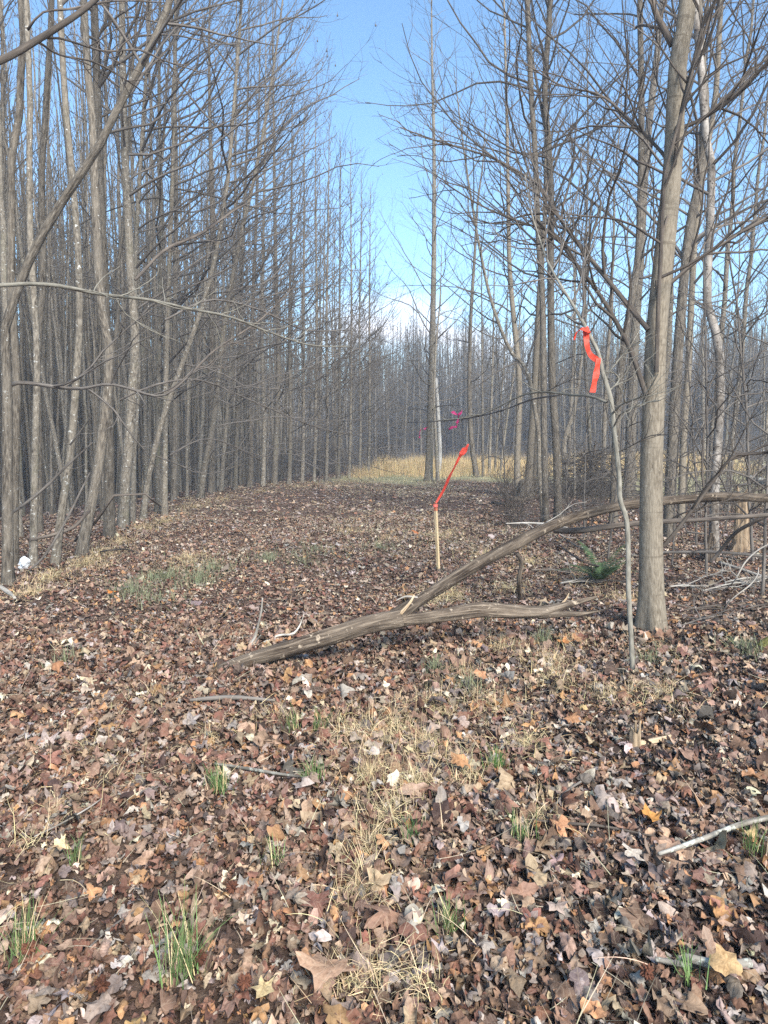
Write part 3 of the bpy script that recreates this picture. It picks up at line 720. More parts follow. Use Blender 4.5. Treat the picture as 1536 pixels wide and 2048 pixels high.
# ---- right-hand trees
RG = 'trees standing right of the clearing'
RC = dict(h0=0.22, nprim=30, Lmax=3.8, ang=(0.5, 1.05), up=0.5, d2=1.8, d3=3.0, wob=0.13, r1=0.0075)
photo_tree([(857, 962), (860, 860), (863, 750), (866, 620), (868, 500), (868, 300), (864, 120), (863, 20)], 17, 'straight slender grey tree standing beside the pale pole, framed against the sky', GREY, height=19.5, seed=60, group=RG,
           crown=dict(RC, h0=0.13, nprim=56, Lmax=4.0, ang=(0.45, 1.25), up=0.75, d3=3.0), sides=14)
photo_tree([(876, 962), (872, 880), (868, 800), (872, 690), (880, 600), (884, 480)], 8, 'thin twin stem crossing the foot of the straight slender tree', GREY, height=9, seed=61, group=RG, crown=dict(RC, nprim=14, Lmax=1.6))
photo_tree([(954, 953), (944, 890), (939, 800), (941, 650), (950, 500), (956, 400), (966, 325), (972, 200)], 12, 'dark slender tree whose foot curves left, at the orange streamer tip', ROUGH, height=15, seed=62, group=RG, crown=dict(RC, Lmax=3.2))
for i, (bx, dx, w) in enumerate([(966, -2, 6), (978, 8, 7), (988, 22, 5), (998, 36, 5)]):
    photo_tree([(bx, 953), (bx + dx * 0.4, 850), (bx + dx, 700), (bx + dx * 1.4, 520)], w, 'thin stem in the clump right of the dark slender tree', GREY, height=11, seed=63 + i, group='thin stems behind the clearing', crown=dict(RC, nprim=22, Lmax=1.9, h0=0.3))
photo_tree([(1040, 992), (1034, 945), (1037, 850), (1038, 750), (1024, 600), (1018, 500), (1015, 300), (1008, 0)], 15, 'left stem of the clump rising from one swollen stump', SMOOTH, height=15, seed=70, group=RG, crown=dict(RC, nprim=34, h0=0.3, Lmax=3.2))
photo_tree([(1053, 993), (1058, 950), (1064, 860), (1068, 800), (1078, 600), (1090, 420), (1092, 250)], 17, 'right stem of the clump rising from one swollen stump', SMOOTH, height=14, seed=71, group=RG, crown=dict(RC, nprim=30, h0=0.35, Lmax=3.0))
photo_tree([(1068, 990), (1070, 930), (1078, 800), (1082, 650), (1086, 500)], 11, 'hind stem half hidden behind the clump on the swollen stump', ROUGH, height=13, seed=72, group=RG, crown=dict(RC, nprim=26, h0=0.35, Lmax=2.6))
photo_tree([(1090, 1042), (1079, 950), (1078, 876), (1068, 809), (1060, 764), (1050, 733), (1020, 700), (985, 610), (960, 500)], 11, 'crooked slim tree bending left above its mottled foot', GREY, height=8.5, seed=73, group=RG, crown=dict(RC, nprim=24, h0=0.3, Lmax=2.2))
photo_tree([(1093, 1048), (1089, 930), (1088, 850), (1085, 600), (1077, 480), (1070, 300), (1063, 200), (1055, 0)], 14, 'left one of two furrowed trunks standing close together', ROUGH, height=15, seed=74, group=RG, wtop=10, crown=dict(RC, h0=0.3))
photo_tree([(1117, 1045), (1113, 900), (1104, 750), (1101, 500), (1103, 430), (1098, 300), (1089, 175), (1098, 50)], 18, 'right one of two furrowed trunks standing close together', ROUGH, height=16, seed=75, group=RG, wtop=11, crown=dict(RC, h0=0.28, nprim=50),
           limbs=[([(1098, 300), (1080, 200), (1060, 90), (1050, 0)], (7, 3), (15, 15), 8)])
photo_tree([(1226, 1050), (1229, 950), (1240, 750), (1263, 600), (1277, 500), (1283, 250), (1280, 0)], 18, 'grey trunk leaning right, next left of the biggest trunk', ROUGH, height=15, seed=76, group=RG, wtop=11, crown=dict(RC, h0=0.3))
photo_tree([(1257, 995), (1262, 860), (1268, 700), (1280, 520), (1293, 300), (1315, 100)], 24, 'stout dim trunk further back between two others, behind the brush pile', ROUGH, height=15.5, seed=77, group=RG, wtop=13, crown=dict(RC, h0=0.3))

main_limbs = [
    ([(1297, 660), (1248, 600), (1183, 520), (1128, 450), (1088, 385), (1063, 360), (983, 315), (883, 285), (800, 255)], (11, 2.5), (6.1, 7.2), 22),
    ([(1292, 790), (1263, 705), (1233, 645), (1193, 580), (1138, 510), (1105, 465), (1043, 445), (960, 410), (880, 360)], (11, 2.5), (6.05, 6.8), 20),
    ([(1313, 745), (1316, 620), (1321, 520), (1325, 420), (1332, 340), (1362, 230), (1395, 110), (1440, -30), (1470, -120)], (9, 5), (6.02, 5.8), 14),
    ([(1349, 330), (1362, 225), (1385, 130), (1420, -10), (1440, -100)], (8, 4), (6.05, 5.7), 8),
    ([(1345, 90), (1315, 35), (1298, -20), (1270, -110)], (14, 8), (6.2, 6.3), 12),
    ([(1328, 1092), (1360, 1052), (1410, 985), (1462, 916), (1500, 908), (1545, 904), (1600, 890)], (8, 5), (6.1, 5.9), 5),
    ([(1326, 580), (1390, 525), (1450, 485), (1545, 430), (1640, 400)], (8, 4), (6.2, 6.0), 14),
    ([(1350, 260), (1400, 240), (1470, 190), (1560, 100), (1640, 40)], (9, 4), (6.2, 6.0), 14),
    ([(1345, 330), (1310, 290), (1260, 240), (1200, 190), (1120, 170), (1040, 120)], (8, 2.5), (6.2, 6.9), 18),
]
photo_tree([(1306, 1266), (1303, 1180), (1302, 1090), (1303, 950), (1307, 800), (1314, 650), (1329, 500), (1346, 325), (1354, 150), (1368, 50), (1380, -40)], 53,
           'biggest smooth grey-brown trunk in the right foreground, upper limbs forking out', SMOOTH, height=13, name='foreground_tree', seed=80, wtop=33, flare=1.35, sides=28, rough=0.02, limbs=main_limbs,
           crown=dict(h0=0.62, nprim=20, Lmax=3.0, ang=(0.5, 0.8)), crownmat=DARKTWIG, ns=60)
photo_tree([(1339, 1075), (1340, 993), (1346, 870), (1352, 773), (1357, 690), (1366, 580), (1380, 450), (1403, 340), (1410, 200), (1400, 60)], 25, 'thick ridged trunk close behind the biggest trunk, to its right', ROUGH, height=14, seed=81, group=RG, wtop=15, crown=dict(RC, h0=0.3))
photo_tree([(1362, 1040), (1368, 860), (1376, 750), (1388, 500), (1400, 380), (1430, 200), (1440, 40)], 15, 'smooth lighter trunk leaning right behind the thick ridged one', SMOOTH, height=14, seed=82, group=RG, wtop=10, crown=dict(RC, h0=0.3))
photo_tree([(1427, 1118), (1429, 993), (1433, 920), (1439, 822), (1440, 720), (1428, 650), (1414, 600), (1420, 450), (1423, 325), (1412, 280), (1403, 150), (1390, 0)], 20, 'crooked tree with peeling whitish bark and a rotten split foot', PALE, height=11, seed=83, group=RG, wtop=14, crown=dict(RC, h0=0.35, nprim=26, Lmax=2.6))
photo_tree([(1134, 960), (1128, 890), (1148, 820), (1158, 760), (1165, 700), (1180, 560)], 13, 'dark leaning trunk with shaggy blackened bark behind the brush pile', ROUGH, height=8, seed=84, group=RG, crown=dict(RC, nprim=16, Lmax=2.0))
photo_tree([(1185, 985), (1178, 850), (1170, 700), (1172, 500), (1176, 300), (1174, 100)], 9, 'thin straight trunk rising behind the orange ribbon', GREY, height=14, seed=85, group=RG, crown=dict(RC, h0=0.3))

def swollen_base():
    b = at(1052, 994); ts = Tubes()
    z = np.array([-0.1, 0.0, 0.15, 0.3, 0.42, 0.5])
    pts = np.stack([b[0] + 0.02 * z, b[1] + 0 * z, b[2] + z], 1)
    ts.add(pts, [0.30, 0.27, 0.235, 0.22, 0.20, 0.15], 16, rough=0.12, seed=5)
    o = link('tree_stump', ts.mesh('tree_stump', b), ROUGH); o.location = b
    tag(o, 'swollen grey stump from which a clump of stems rises', 'stump')
swollen_base()

# ---- shared variants for the crowd of trees
def variant(seed, Ht, r0, **kw):
    rng = np.random.RandomState(seed)
    p, r = straight_trunk(rng, Ht, r0)
    a = Tubes(); a.batch(p, r, 9, 0.03, seed); tm = a.mesh('trunk')
    c = Tubes(); crown_on(c, rng, p, r, **kw); cm = c.mesh('crown')
    return tm, cm
WOOD = [variant(200 + i, 15.0 + (i % 4) * 0.8, 0.048 + 0.009 * (i % 5), h0=0.42 + 0.06 * (i % 3), nprim=24, Lmax=1.6, toplen=0.5, ang=(0.35, 0.8), up=0.8, d2=2.4, d3=3.0, rmin=0.0035, balls=50 if i % 2 else 0) for i in range(9)]
THIN = [variant(230 + i, 12.0 + (i % 3), 0.030 + 0.005 * (i % 3), h0=0.35, nprim=15, Lmax=1.1, toplen=0.4, ang=(0.35, 0.8), up=0.8, d2=2.6, d3=3.0, rmin=0.003) for i in range(5)]
OPEN = [variant(250 + i, 14.0 + (i % 3), 0.07 + 0.012 * (i % 4), h0=0.18 + 0.05 * (i % 3), nprim=30, Lmax=2.8, toplen=0.8, ang=(0.5, 1.1), up=0.6, d2=2.0, d3=3.0, rmin=0.0035) for i in range(6)]
for tm, cm in WOOD + THIN + OPEN:
    cm.materials.append(TWIG)

rs = np.random.RandomState(5)
def scatter(n, region, mind, taken):
    out = []
    tries = 0
    while len(out) < n and tries < n * 200:
        tries += 1
        x, y = region()
        if all((x - a) ** 2 + (y - b) ** 2 > mind * mind for a, b in taken):
            out.append((x, y)); taken.append((x, y))
    return out
taken = [(o.location.x, o.location.y) for o in bpy.data.objects if o.type == 'EMPTY']
def left_region():
    while True:
        y = rs.uniform(7.5, 44) ; d = rs.uniform(0.5, 12 + y * 0.1)
        x = edge_x(y) - d
        if abs(x) < 0.60 * y + 1.2: return float(x), float(y)
inner = scatter(205, left_region, 0.6, taken)
for i, (x, y) in enumerate(inner):
    thin = rs.rand() < 0.5
    tm, cm = (THIN if thin else WOOD)[rs.randint(5 if thin else 9)]
    z = float(H(x, y))
    m = ROUGH if rs.rand() < 0.35 else GREY
    t = tree_from('slender_tree', tm, cm, (x, y, z), m,
                  'thin pole-like trunk inside the crowded left wood' if thin else 'slender grey forest tree inside the crowded left wood',
                  'thin trunks inside the left wood' if thin else 'grey trees inside the left wood',
                  rz=rs.uniform(0, 6.28), sc=rs.uniform(0.88, 1.06) * (1 - 0.12 * float(sstep(18, 36, y))), tilt=(rs.normal(0, 0.035), rs.normal(0.02, 0.045)))
def right_region():
    while True:
        y = rs.uniform(13, 46); x = rs.uniform(2.2, 0.6 * y + 1.5)
        if x > 3.0 + 0.16 * (y - 13) and not (15 < y < 40 and x > 0.40 * y and rs.rand() < 0.6): return float(x), float(y)
outer = scatter(30, right_region, 1.5, taken)
for i, (x, y) in enumerate(outer):
    thin = rs.rand() < 0.45
    tm, cm = (THIN if thin else OPEN)[rs.randint(5 if thin else 6)]
    tree_from('open_grown_tree', tm, cm, (x, y, float(H(x, y))), ROUGH if rs.rand() < 0.5 else GREY,
              'thin bare stem among the scattered trees at right' if thin else 'bare branching tree standing back among the scattered right-hand trees',
              'thin stems at right' if thin else 'background trees at right', rz=rs.uniform(0, 6.28), sc=rs.uniform(0.8, 1.1), tilt=(rs.normal(0, 0.04), rs.normal(0, 0.04)))

# ---- far woods: one mass each
def lowpoly(seed, Ht, r0, nprim=16, d2=1.6, Lm=2.2, h0=0.35, rm=0.006):
    rng = np.random.RandomState(seed); p, r = straight_trunk(rng, Ht, r0, n=10)
    t = Tubes(); t.batch(p, r, 5)
    crown_on(t, rng, p, r, h0=h0, nprim=nprim, Lmax=Lm, toplen=0.6, ang=(0.3, 0.8), up=0.8, d2=d2, d3=0, rmin=rm, k1=3)
    return t.arrays()
def merge(name, protos, pts, rng, scr, mat, label, cat):
    Vs, Qs, Bs = [], [], []; off = 0
    for x, y in pts:
        V, Q, B = protos[rng.randint(len(protos))]
        a = rng.uniform(0, 6.28); s = rng.uniform(*scr); ca, sa = math.cos(a) * s, math.sin(a) * s
        W = np.stack([V[:, 0] * ca - V[:, 1] * sa + x + V[:, 2] * rng.normal(0, 0.02), V[:, 0] * sa + V[:, 1] * ca + y, V[:, 2] * s + H(x, y)], 1)
        Vs.append(W); Qs.append(Q + off); Bs.append(B + rng.uniform(0, 9)); off += len(V)
    me = mesh_np(name, np.concatenate(Vs), np.concatenate(Qs), attrs={'bk': ('FLOAT_VECTOR', np.concatenate(Bs))})
    o = link(name, me, mat); tag(o, label, cat, kind='stuff')
LP = [lowpoly(300 + i, 14 + i % 4, 0.055 + 0.015 * (i % 3), nprim=9, d2=1.3, h0=0.55) for i in range(8)]
pts = []
while len(pts) < 900:
    y = rs.uniform(12, 62); x = float(edge_x(y)) - rs.uniform(7, 30)
    if abs(x) < 0.62 * y + 2: pts.append((x, y))
merge('deep_wood', LP, pts, rs, (0.8, 1.1), GREY, 'deep crowded interior of the left wood, trunks too many to count', 'woodland')
pts = []
while len(pts) < 1700:
    y = rs.uniform(52, 125); x = rs.uniform(-0.52 * y, 0.65 * y)
    if (y < 72 and x < 0.22 * y) or (y < 66) or x < -0.5 * y: continue
    pts.append((x, y))
LF = [lowpoly(320 + i, 14 + i % 4, 0.10 + 0.02 * (i % 3), nprim=34, d2=3.6, Lm=2.4, h0=0.12, rm=0.010) for i in range(6)]
merge('far_wood', LF, pts, rs, (0.70, 1.12), GREY, 'far grey blue line of bare woodland closing the end of the clearing', 'woodland')
SH = []
for i in range(4):
    rng = np.random.RandomState(400 + i); t = Tubes()
    for k in range(16):
        a = rng.uniform(0, 6.28); d = nrm(np.array([math.cos(a) * 0.5, math.sin(a) * 0.5, 1.0]))
        b = np.array([rng.normal(0, 0.25), rng.normal(0, 0.25), -0.05])
        p = [b]
        for q in range(6): d = nrm(d + rng.normal(0, 0.16, 3)); p.append(p[-1] + d * rng.uniform(0.2, 0.45))
        p = np.array(p); r = np.linspace(0.011, 0.004, 7)
        t.batch(p, r, 3); crown_on(t, rng, p, r, h0=0.2, nprim=8, Lmax=0.7, toplen=0.2, d2=4, d3=0, rmin=0.004, k1=3)
    SH.append(t.arrays())
pts = [(rs.uniform(-0.3 * y, 0.6 * y), y) for y in rs.uniform(52, 80, 260)]
pts += [(float(edge_x(y)) - 0.8 - abs(rs.normal(0.8, 1.8)), y) for y in rs.uniform(27, 46, 16)]
merge('undergrowth', SH, pts, rs, (0.6, 1.3), TWIG, 'dark tangled leafless undergrowth along the foot of the far woods', 'undergrowth')

# ---- single shrubs, saplings and stems
def shrub(px, py, sc, label, mat=TWIG, i=0, loc=None):
    p = at(px, py) if loc is None else loc
    V, Q, B = SH[i % 4]
    o = link('leafless_shrub', mesh_np('leafless_shrub', V * sc, Q, attrs={'bk': ('FLOAT_VECTOR', B)}), mat)
    o.location = p; o.rotation_euler.z = i * 1.3
    tag(o, label, 'shrub', 'leafless shrubs')
shrub(770, 944, 1.1, 'dark leafless bush at the far end of the clearing left of the golden grass', DARKTWIG, 0)
shrub(1020, 985, 0.5, 'reddish thin briar left of the swollen stump', DARKTWIG, 1)
shrub(1085, 985, 0.3, 'tangled bare shrub at the left end of the brush pile', TWIG, 2)
shrub(1390, 1015, 0.8, 'pale bare shrub behind the whitish peeling tree, to its left', TWIG, 3)
shrub(1500, 1010, 0.9, 'bare shrub at the right edge behind the rotten stump', TWIG, 1)

SAP = [variant(270 + i, 3.4 + 0.5 * (i % 3), 0.009 + 0.002 * (i % 2), h0=0.12, nprim=22, Lmax=1.5, toplen=0.4, ang=(0.8, 1.35), up=0.2, d2=3.5, d3=4.0, rmin=0.0024, wob=0.2, r1=0.006) for i in range(4)]
for i, (px, py) in enumerate([(1128, 1062), (1168, 1080), (1216, 1120), (1392, 1095), (1412, 1152), (1506, 1125), (1345, 1135), (1452, 1062), (1240, 1022), (1012, 1012), (1525, 1190), (1370, 1030), (1490, 1040)]):
    tm, cm = SAP[i % 4]
    if not cm.materials: cm.materials.append(TWIG)
    tree_from('bare_sapling', tm, cm, at(px, py), TWIG, 'slim bare sapling with fine spreading twigs among the right-hand trunks', 'slim bare saplings at right', cat='sapling', rz=i * 1.9, sc=0.7 + 0.09 * (i * 7 % 6), tilt=(0.08 * math.sin(i * 3), 0.1 * math.cos(i * 5)))
rq = np.random.RandomState(77)
for i in range(9):
    px = rq.uniform(1000, 1560); py = rq.uniform(960, 1090)
    if abs(px - 1306) < 40 and py > 1000: py = 990
    shrub(px, py, rq.uniform(0.4, 0.9), 'tangle of thin bare brush among the right-hand trunks', TWIG if i % 3 else DARKTWIG, i)

def stick(name, pts, w, label, mat, cat='stick', Y=None, k=8, rough=0.06, twigs=0, group=None, smooth=20, flat=1.0, lift=0.0):
    """a stick or limb through (px, py, distance or height above ground as 'g..') points"""
    q = []
    for a in pts:
        if len(a) == 2: p = at(*a); q.append(p + [0, 0, 0.034 + lift])
        else: q.append(P(*a))
    q = np.array(q); d = np.mean(q[:, 1])
    ww = np.array(w if hasattr(w, '__len__') else [w] * len(q), float)
    if len(ww) != len(q): ww = np.interp(np.linspace(0, 1, len(q)), np.linspace(0, 1, len(ww)), ww)
    r = ww / 2 / F * q[:, 1]
    ts = Tubes(); ts.add(q, r, k, rough=rough, seed=len(label), smooth=smooth, flat=flat)
    if twigs:
        rng = np.random.RandomState(len(label)); q2, r2 = resample(q, r, 20)
        crown_on(ts, rng, q2, r2, h0=0.2, nprim=twigs, Lmax=0.5, toplen=0.15, ang=(0.5, 0.9), up=0.3, d2=4, d3=0, rmin=0.0018, k1=4, r1=0.006)
    b = q[0]
    o = link(name, ts.mesh(name, b), mat); o.location = b
    tag(o, label, cat, group); return o

# the big forked fallen branch
def fallen_branch():
    b = at(430, 1345)
    t = empty('fallen_branch', b)
    def tube(nm, pts, w, mat, k=16, rough=0.10, seed=1, n=48, flat=1.0):
        q = np.array([P(*a) for a in pts]); r = np.array(w, float) / 2 / F * q[:, 1]
        ts = Tubes(); ts.add(q, r, k, rough=rough, seed=seed, smooth=n, flat=flat)
        return link(nm, ts.mesh(nm, b), mat, t)
    tube('butt', [(408, 1347, b[1] - 0.05), (470, 1328, b[1] + 0.02), (560, 1302, b[1] + 0.1), (660, 1272, b[1] + 0.2), (740, 1248, b[1] + 0.33), (800, 1236, b[1] + 0.42)], [7, 25, 34, 36, 36, 38], DEADWOOD, 24, 0.17, 3)
    tube('limb', [(785, 1240, b[1] + 0.42), (840, 1200, b[1] + 0.6), (920, 1150, b[1] + 0.9), (1000, 1105, b[1] + 1.2), (1070, 1068, b[1] + 1.4), (1130, 1042, b[1] + 1.55), (1200, 1020, b[1] + 1.7), (1270, 1008, b[1] + 1.85), (1350, 1000, b[1] + 2.0), (1430, 994, b[1] + 2.1), (1545, 996, b[1] + 2.2), (1640, 1000, b[1] + 2.25)],
         [34, 26, 23, 23, 23, 21, 19, 20, 19, 18, 17, 15], DEADWOOD, 20, 0.14, 4, 80)
    tube('limb', [(775, 1244, b[1] + 0.42), (830, 1238, b[1] + 0.5), (890, 1230, b[1] + 0.58), (960, 1222, b[1] + 0.66), (1030, 1224, b[1] + 0.72), (1085, 1222, b[1] + 0.76), (1140, 1208, b[1] + 0.82), (1195, 1194, b[1] + 0.86)],
         [30, 27, 27, 29, 28, 24, 16, 5], DEADWOOD, 20, 0.19, 5, 70)
    tube('splinter', [(1075, 1230, b[1] + 0.75), (1110, 1228, b[1] + 0.76), (1160, 1228, b[1] + 0.78), (1200, 1222, b[1] + 0.80)], [17, 15, 11, 3], DEADWOOD, 12, 0.12, 6, 24)
    tube('splinter', [(800, 1228, b[1] + 0.38), (820, 1205, b[1] + 0.44), (828, 1190, b[1] + 0.48)], [12, 7, 3], RAWWOOD, 8, 0.1, 7, 14, 0.5)
    tube('splinter', [(835, 1196, b[1] + 0.56), (812, 1193, b[1] + 0.56), (792, 1201, b[1] + 0.55)], [6, 4, 2], BLEACH, 8, 0.1, 8, 14)
    tube('splinter', [(1120, 1212, b[1] + 0.8), (1132, 1198, b[1] + 0.81), (1138, 1186, b[1] + 0.82)], [6, 4, 2], RAWWOOD, 6, 0.1, 9, 10)
    tag(t, 'big forked dead branch lying across the litter, one limb raised to the right', 'fallen branch')
fallen_branch()

D = 6.9
stick('dead_branch', [(1108, 1060, D), (1150, 1062, D), (1200, 1056, D), (1260, 1048, D), (1330, 1043, D), (1420, 1038, D), (1545, 1029, D), (1620, 1020, D)], [14, 13, 12, 11, 10, 9, 9, 8], 'smooth reddish brown branch running level under the raised dead limb', DARKTWIG, 'branch', k=10)
stick('dead_branch', [(1012, 1047, 7.4), (1060, 1046, 7.4), (1110, 1050, 7.3), (1140, 1058, 7.2)], [2, 4, 5, 4], 'thin pale twig sticking left from under the raised limb', BLEACH, 'twig', twigs=4)
stick('dead_branch', [(1030, 1080, 7.4), (1060, 1066, 7.4), (1110, 1052, 7.3)], [2, 3, 4], 'thin brown twig just below the pale one by the raised limb', TWIG, 'twig')
stick('dead_branch', [(1420, 1125, 7.6), (1440, 1103, 7.6), (1471, 1066, 7.4), (1512, 1042, 7.2), (1560, 1018, 7.1), (1600, 1000, 7.0)], [6, 7, 8, 8, 9, 9], 'dark branch slanting up to the right in front of the rotten stump', DARKTWIG, 'branch', twigs=5)
stick('dead_branch', [(1320, 1105, 7.9), (1380, 1104, 7.9), (1446, 1105, 7.8), (1545, 1114, 7.7), (1610, 1118, 7.6)], [5, 6, 6, 6, 5], 'level grey branch low behind the biggest trunk, nearest the litter', TWIG, 'branch', twigs=6)
stick('log', [(1498, 957, 11.5), (1520, 963, 11.2), (1560, 972, 10.8), (1600, 982, 10.6)], [14, 16, 17, 17], 'cut mossy grey log end poking in from the right edge', LICHENSTICK, 'log', k=14)
stick('dead_branch', [(1327, 1046, 7.3), (1370, 1025, 7.2), (1440, 1005, 7.1), (1545, 970, 7.0)], [3, 3, 3, 2], 'fine dark twig rising right between the two level branches', DARKTWIG, 'twig', twigs=6)
stick('vine', [(1451, 1185), (1470, 1160, 7.2), (1490, 1125, 7.3), (1516, 1100, 7.4), (1545, 1085, 7.4)], [2, 2.5, 3, 3, 3], 'pale looping vine stem left of another at the right edge', BLEACH, 'vine')
stick('vine', [(1443, 1235), (1462, 1200, 6.6), (1500, 1170, 6.7), (1515, 1150, 6.7), (1517, 1135, 6.8)], [2, 2.5, 3, 2.5, 2], 'pale hooked vine stem rising from the litter at the right edge', BLEACH, 'vine')
stick('wood_plank', [(1440, 1130), (1480, 1143), (1520, 1157), (1600, 1180)], [11, 12, 12, 12], 'weathered flat board lying among leaves by the right edge', BLEACH, 'board', k=6, rough=0.02, flat=0.4)
stick('stick', [(1317, 1742), (1360, 1727), (1430, 1700), (1480, 1680), (1545, 1664), (1600, 1655)], [8, 10, 11, 11, 11, 10], 'long pale lichened stick curving in from the right edge', LICHENSTICK, lift=0.03, k=12, rough=0.08)
stick('stick', [(1310, 1940), (1350, 1948), (1380, 1955)], [10, 13, 12], 'short dark bark-covered stick piece left of the broken pale one', LICHENSTICK, k=12, rough=0.15)
stick('stick', [(1368, 1945), (1410, 1957), (1450, 1962), (1500, 1958)], [16, 18, 18, 17], 'thick short lichened stick with a pale broken end at bottom right', LICHENSTICK, lift=0.015, k=14, rough=0.12)
stick('stick', [(501, 1298), (512, 1268, 5.75), (522, 1225, 5.7), (525, 1196, 5.68)], [6, 6, 4, 3], 'bleached forked twig standing up behind the log butt', BLEACH)
stick('stick', [(500, 1302), (510, 1285, 5.7), (522, 1270, 5.65)], [4, 4, 2], 'small bleached spur at the foot of the standing twig', BLEACH)
stick('stick', [(510, 1303), (555, 1280), (585, 1268, 5.9), (600, 1250, 6.0), (608, 1228, 6.0)], [4, 5, 5, 3, 2], 'bleached twig lying right of the standing twig, tip turned up', BLEACH)
stick('stick', [(380, 1412), (420, 1408), (470, 1406), (550, 1412)], [6, 9, 10, 5], 'grey dead stick lying flat left of centre before the log', TWIG, k=10, rough=0.12)
stick('stick', [(430, 1541), (500, 1552), (560, 1562), (620, 1570)], [5, 7, 6, 4], 'grey green stick above the wide green tuft', LICHENSTICK)
stick('stick', [(-30, 1165), (0, 1180), (18, 1192), (30, 1203)], [8, 9, 9, 6], 'white bleached stick end at the left edge below the trees', BLEACH)
stick('stick', [(1040, 1205), (1038, 1160, 6.95), (1043, 1125, 6.93), (1034, 1108, 6.9)], [9, 9, 8, 6], 'broken upright dead stem between the two dead limbs', DEADWOOD, k=10, rough=0.1)
stick('stick', [(70, 1690), (130, 1660), (180, 1630), (205, 1612)], [2.5, 4, 3, 2], 'thin pale stem lying slanted at the left in the litter', BLEACH)
stick('stick', [(1060, 1655), (1120, 1662), (1200, 1668), (1310, 1690)], [5, 6, 6, 4], 'dark thin stick lying left of the long pale stick', DARKTWIG, k=8)
stick('stick', [(1100, 1640), (1130, 1600), (1165, 1575)], [4, 5, 5], 'grey twig slanting below the splintered stump', TWIG)
stick('stick', [(760, 1965), (800, 1930), (850, 1905), (910, 1898)], [4, 5, 4, 3], 'curved thin brown twig low in the centre', TWIG)
stick('stick', [(180, 1915), (230, 1870), (290, 1830)], [3, 4, 3], 'thin grey twig left of the tallest tuft', TWIG)
stick('stick', [(1300, 1560), (1308, 1530, 3.75), (1322, 1500, 3.8)], [12, 10, 6], 'brown broken stub standing below the splintered stump', DEADWOOD, k=10, rough=0.12)
stick('stick', [(1270, 1500), (1310, 1493), (1360, 1478)], [16, 17, 5], 'raw split wood chunk lying right of the splintered stump', RAWWOOD, k=10, rough=0.15, flat=0.6)
stick('dead_branch', [(150, 1085), (195, 1040, 10.6), (220, 1000, 10.6), (245, 980, 10.6), (285, 985, 10.8), (305, 1000, 11), (322, 1017)], [5, 6, 6, 5, 4, 4, 3], 'dark branch arching over among the left trunks', DARKTWIG, 'branch')
stick('dead_branch', [(200, 1108), (225, 1100, 9.7), (255, 1103), (280, 1112)], [3, 4, 3, 2], 'thin dark twig lying at the litter edge before the leaning trunk', DARKTWIG, 'twig')
stick('dead_branch', [(-10, 1045, 8.6), (40, 1015, 8.7), (90, 975, 8.8), (130, 935, 8.9), (185, 885, 9.0)], [5, 6, 6, 5, 3], 'grey dead branch slanting up across the leftmost trunks', TWIG, 'branch', twigs=4)
stick('dead_branch', [(55, 1150), (90, 1110, 8.9), (130, 1045, 9.0), (160, 985, 9.1), (180, 945, 9.2)], [4, 5, 5, 4, 3], 'thin dead branch propped against the leaning trunks', TWIG, 'branch')
stick('dead_branch', [(60, 1080, 9.2), (110, 1068, 9.3), (150, 1052, 9.5), (180, 1020, 9.6)], [6, 7, 7, 6], 'dark fallen branch low behind the first leaning trunk', DARKTWIG, 'branch')
stick('dead_branch', [(1118, 1095), (1165, 1122, 7.6), (1210, 1140), (1240, 1150)], [3, 4, 4, 3], 'thin dark twig lying across the fern', DARKTWIG, 'twig')
stick('log', [(1020, 1000), (1045, 1003), (1075, 998)], [6, 8, 6], 'short dead log piece at the swollen stump', DEADWOOD, 'log', k=10, rough=0.15)
stick('log', [(985, 1008), (1010, 1012), (1040, 1014)], [7, 9, 6], 'dark rotting log piece left of the swollen stump', DARKTWIG, 'log', k=10, rough=0.15)
rt = np.random.RandomState(31)
for i in range(16):
    px = rt.uniform(1340, 1560); py = rt.uniform(1115, 1260); L = rt.uniform(40, 130); a = rt.uniform(-0.5, 0.5)
    if i > 11: px, py, a = rt.uniform(1100, 1250), rt.uniform(1090, 1230), rt.uniform(-0.9, 0.9)
    stick('dead_twig', [(px - L / 2 * math.cos(a), py + L / 2 * math.sin(a) * 0.5), (px, py + rt.uniform(-6, 6)), (px + L / 2 * math.cos(a), py - L / 2 * math.sin(a) * 0.5)], [rt.uniform(2, 4), 4, 2],
          'thin dead twig littering the ground around the foot of the biggest trunk', [TWIG, DARKTWIG, BLEACH][i % 3], 'twig', twigs=5, lift=0.02, group='twigs on the ground at right')
# branches reaching in from a tree beside the camera, top left
stick('overhanging_limb', [(-120, 165, 4.6), (0, 122, 4.7), (75, 80, 4.8), (150, 32, 4.9), (195, -5, 5.0), (240, -60, 5.1)], [15, 14, 13, 11, 10, 9], 'thick dark limb crossing the top left corner of the sky', DARKTWIG, 'branch', k=10, rough=0.04)
stick('overhanging_branch', [(62, 85, 4.8), (110, 75, 4.9), (180, 95, 5.2), (215, 103, 5.4), (280, 100, 5.7), (330, 122, 6.0), (420, 150, 6.4)], [5, 4.5, 4, 4, 3.5, 3, 2], 'dark side branch waving right from the top left limb', DARKTWIG, 'branch', twigs=12)
stick('overhanging_branch', [(75, 82, 4.85), (120, 110, 5.1), (190, 125, 5.5), (260, 165, 6.0), (300, 195, 6.3)], [5, 4, 3.5, 3, 2], 'lower dark side branch drooping from the top left limb', DARKTWIG, 'branch', twigs=12)
stick('overhanging_branch', [(55, 60, 4.8), (85, 25, 4.8), (140, 18, 5.0), (230, 2, 5.3), (330, 5, 5.8)], [5, 4, 4, 3, 2], 'upper dark side branch arching along the top left of the frame', DARKTWIG, 'branch', twigs=8)
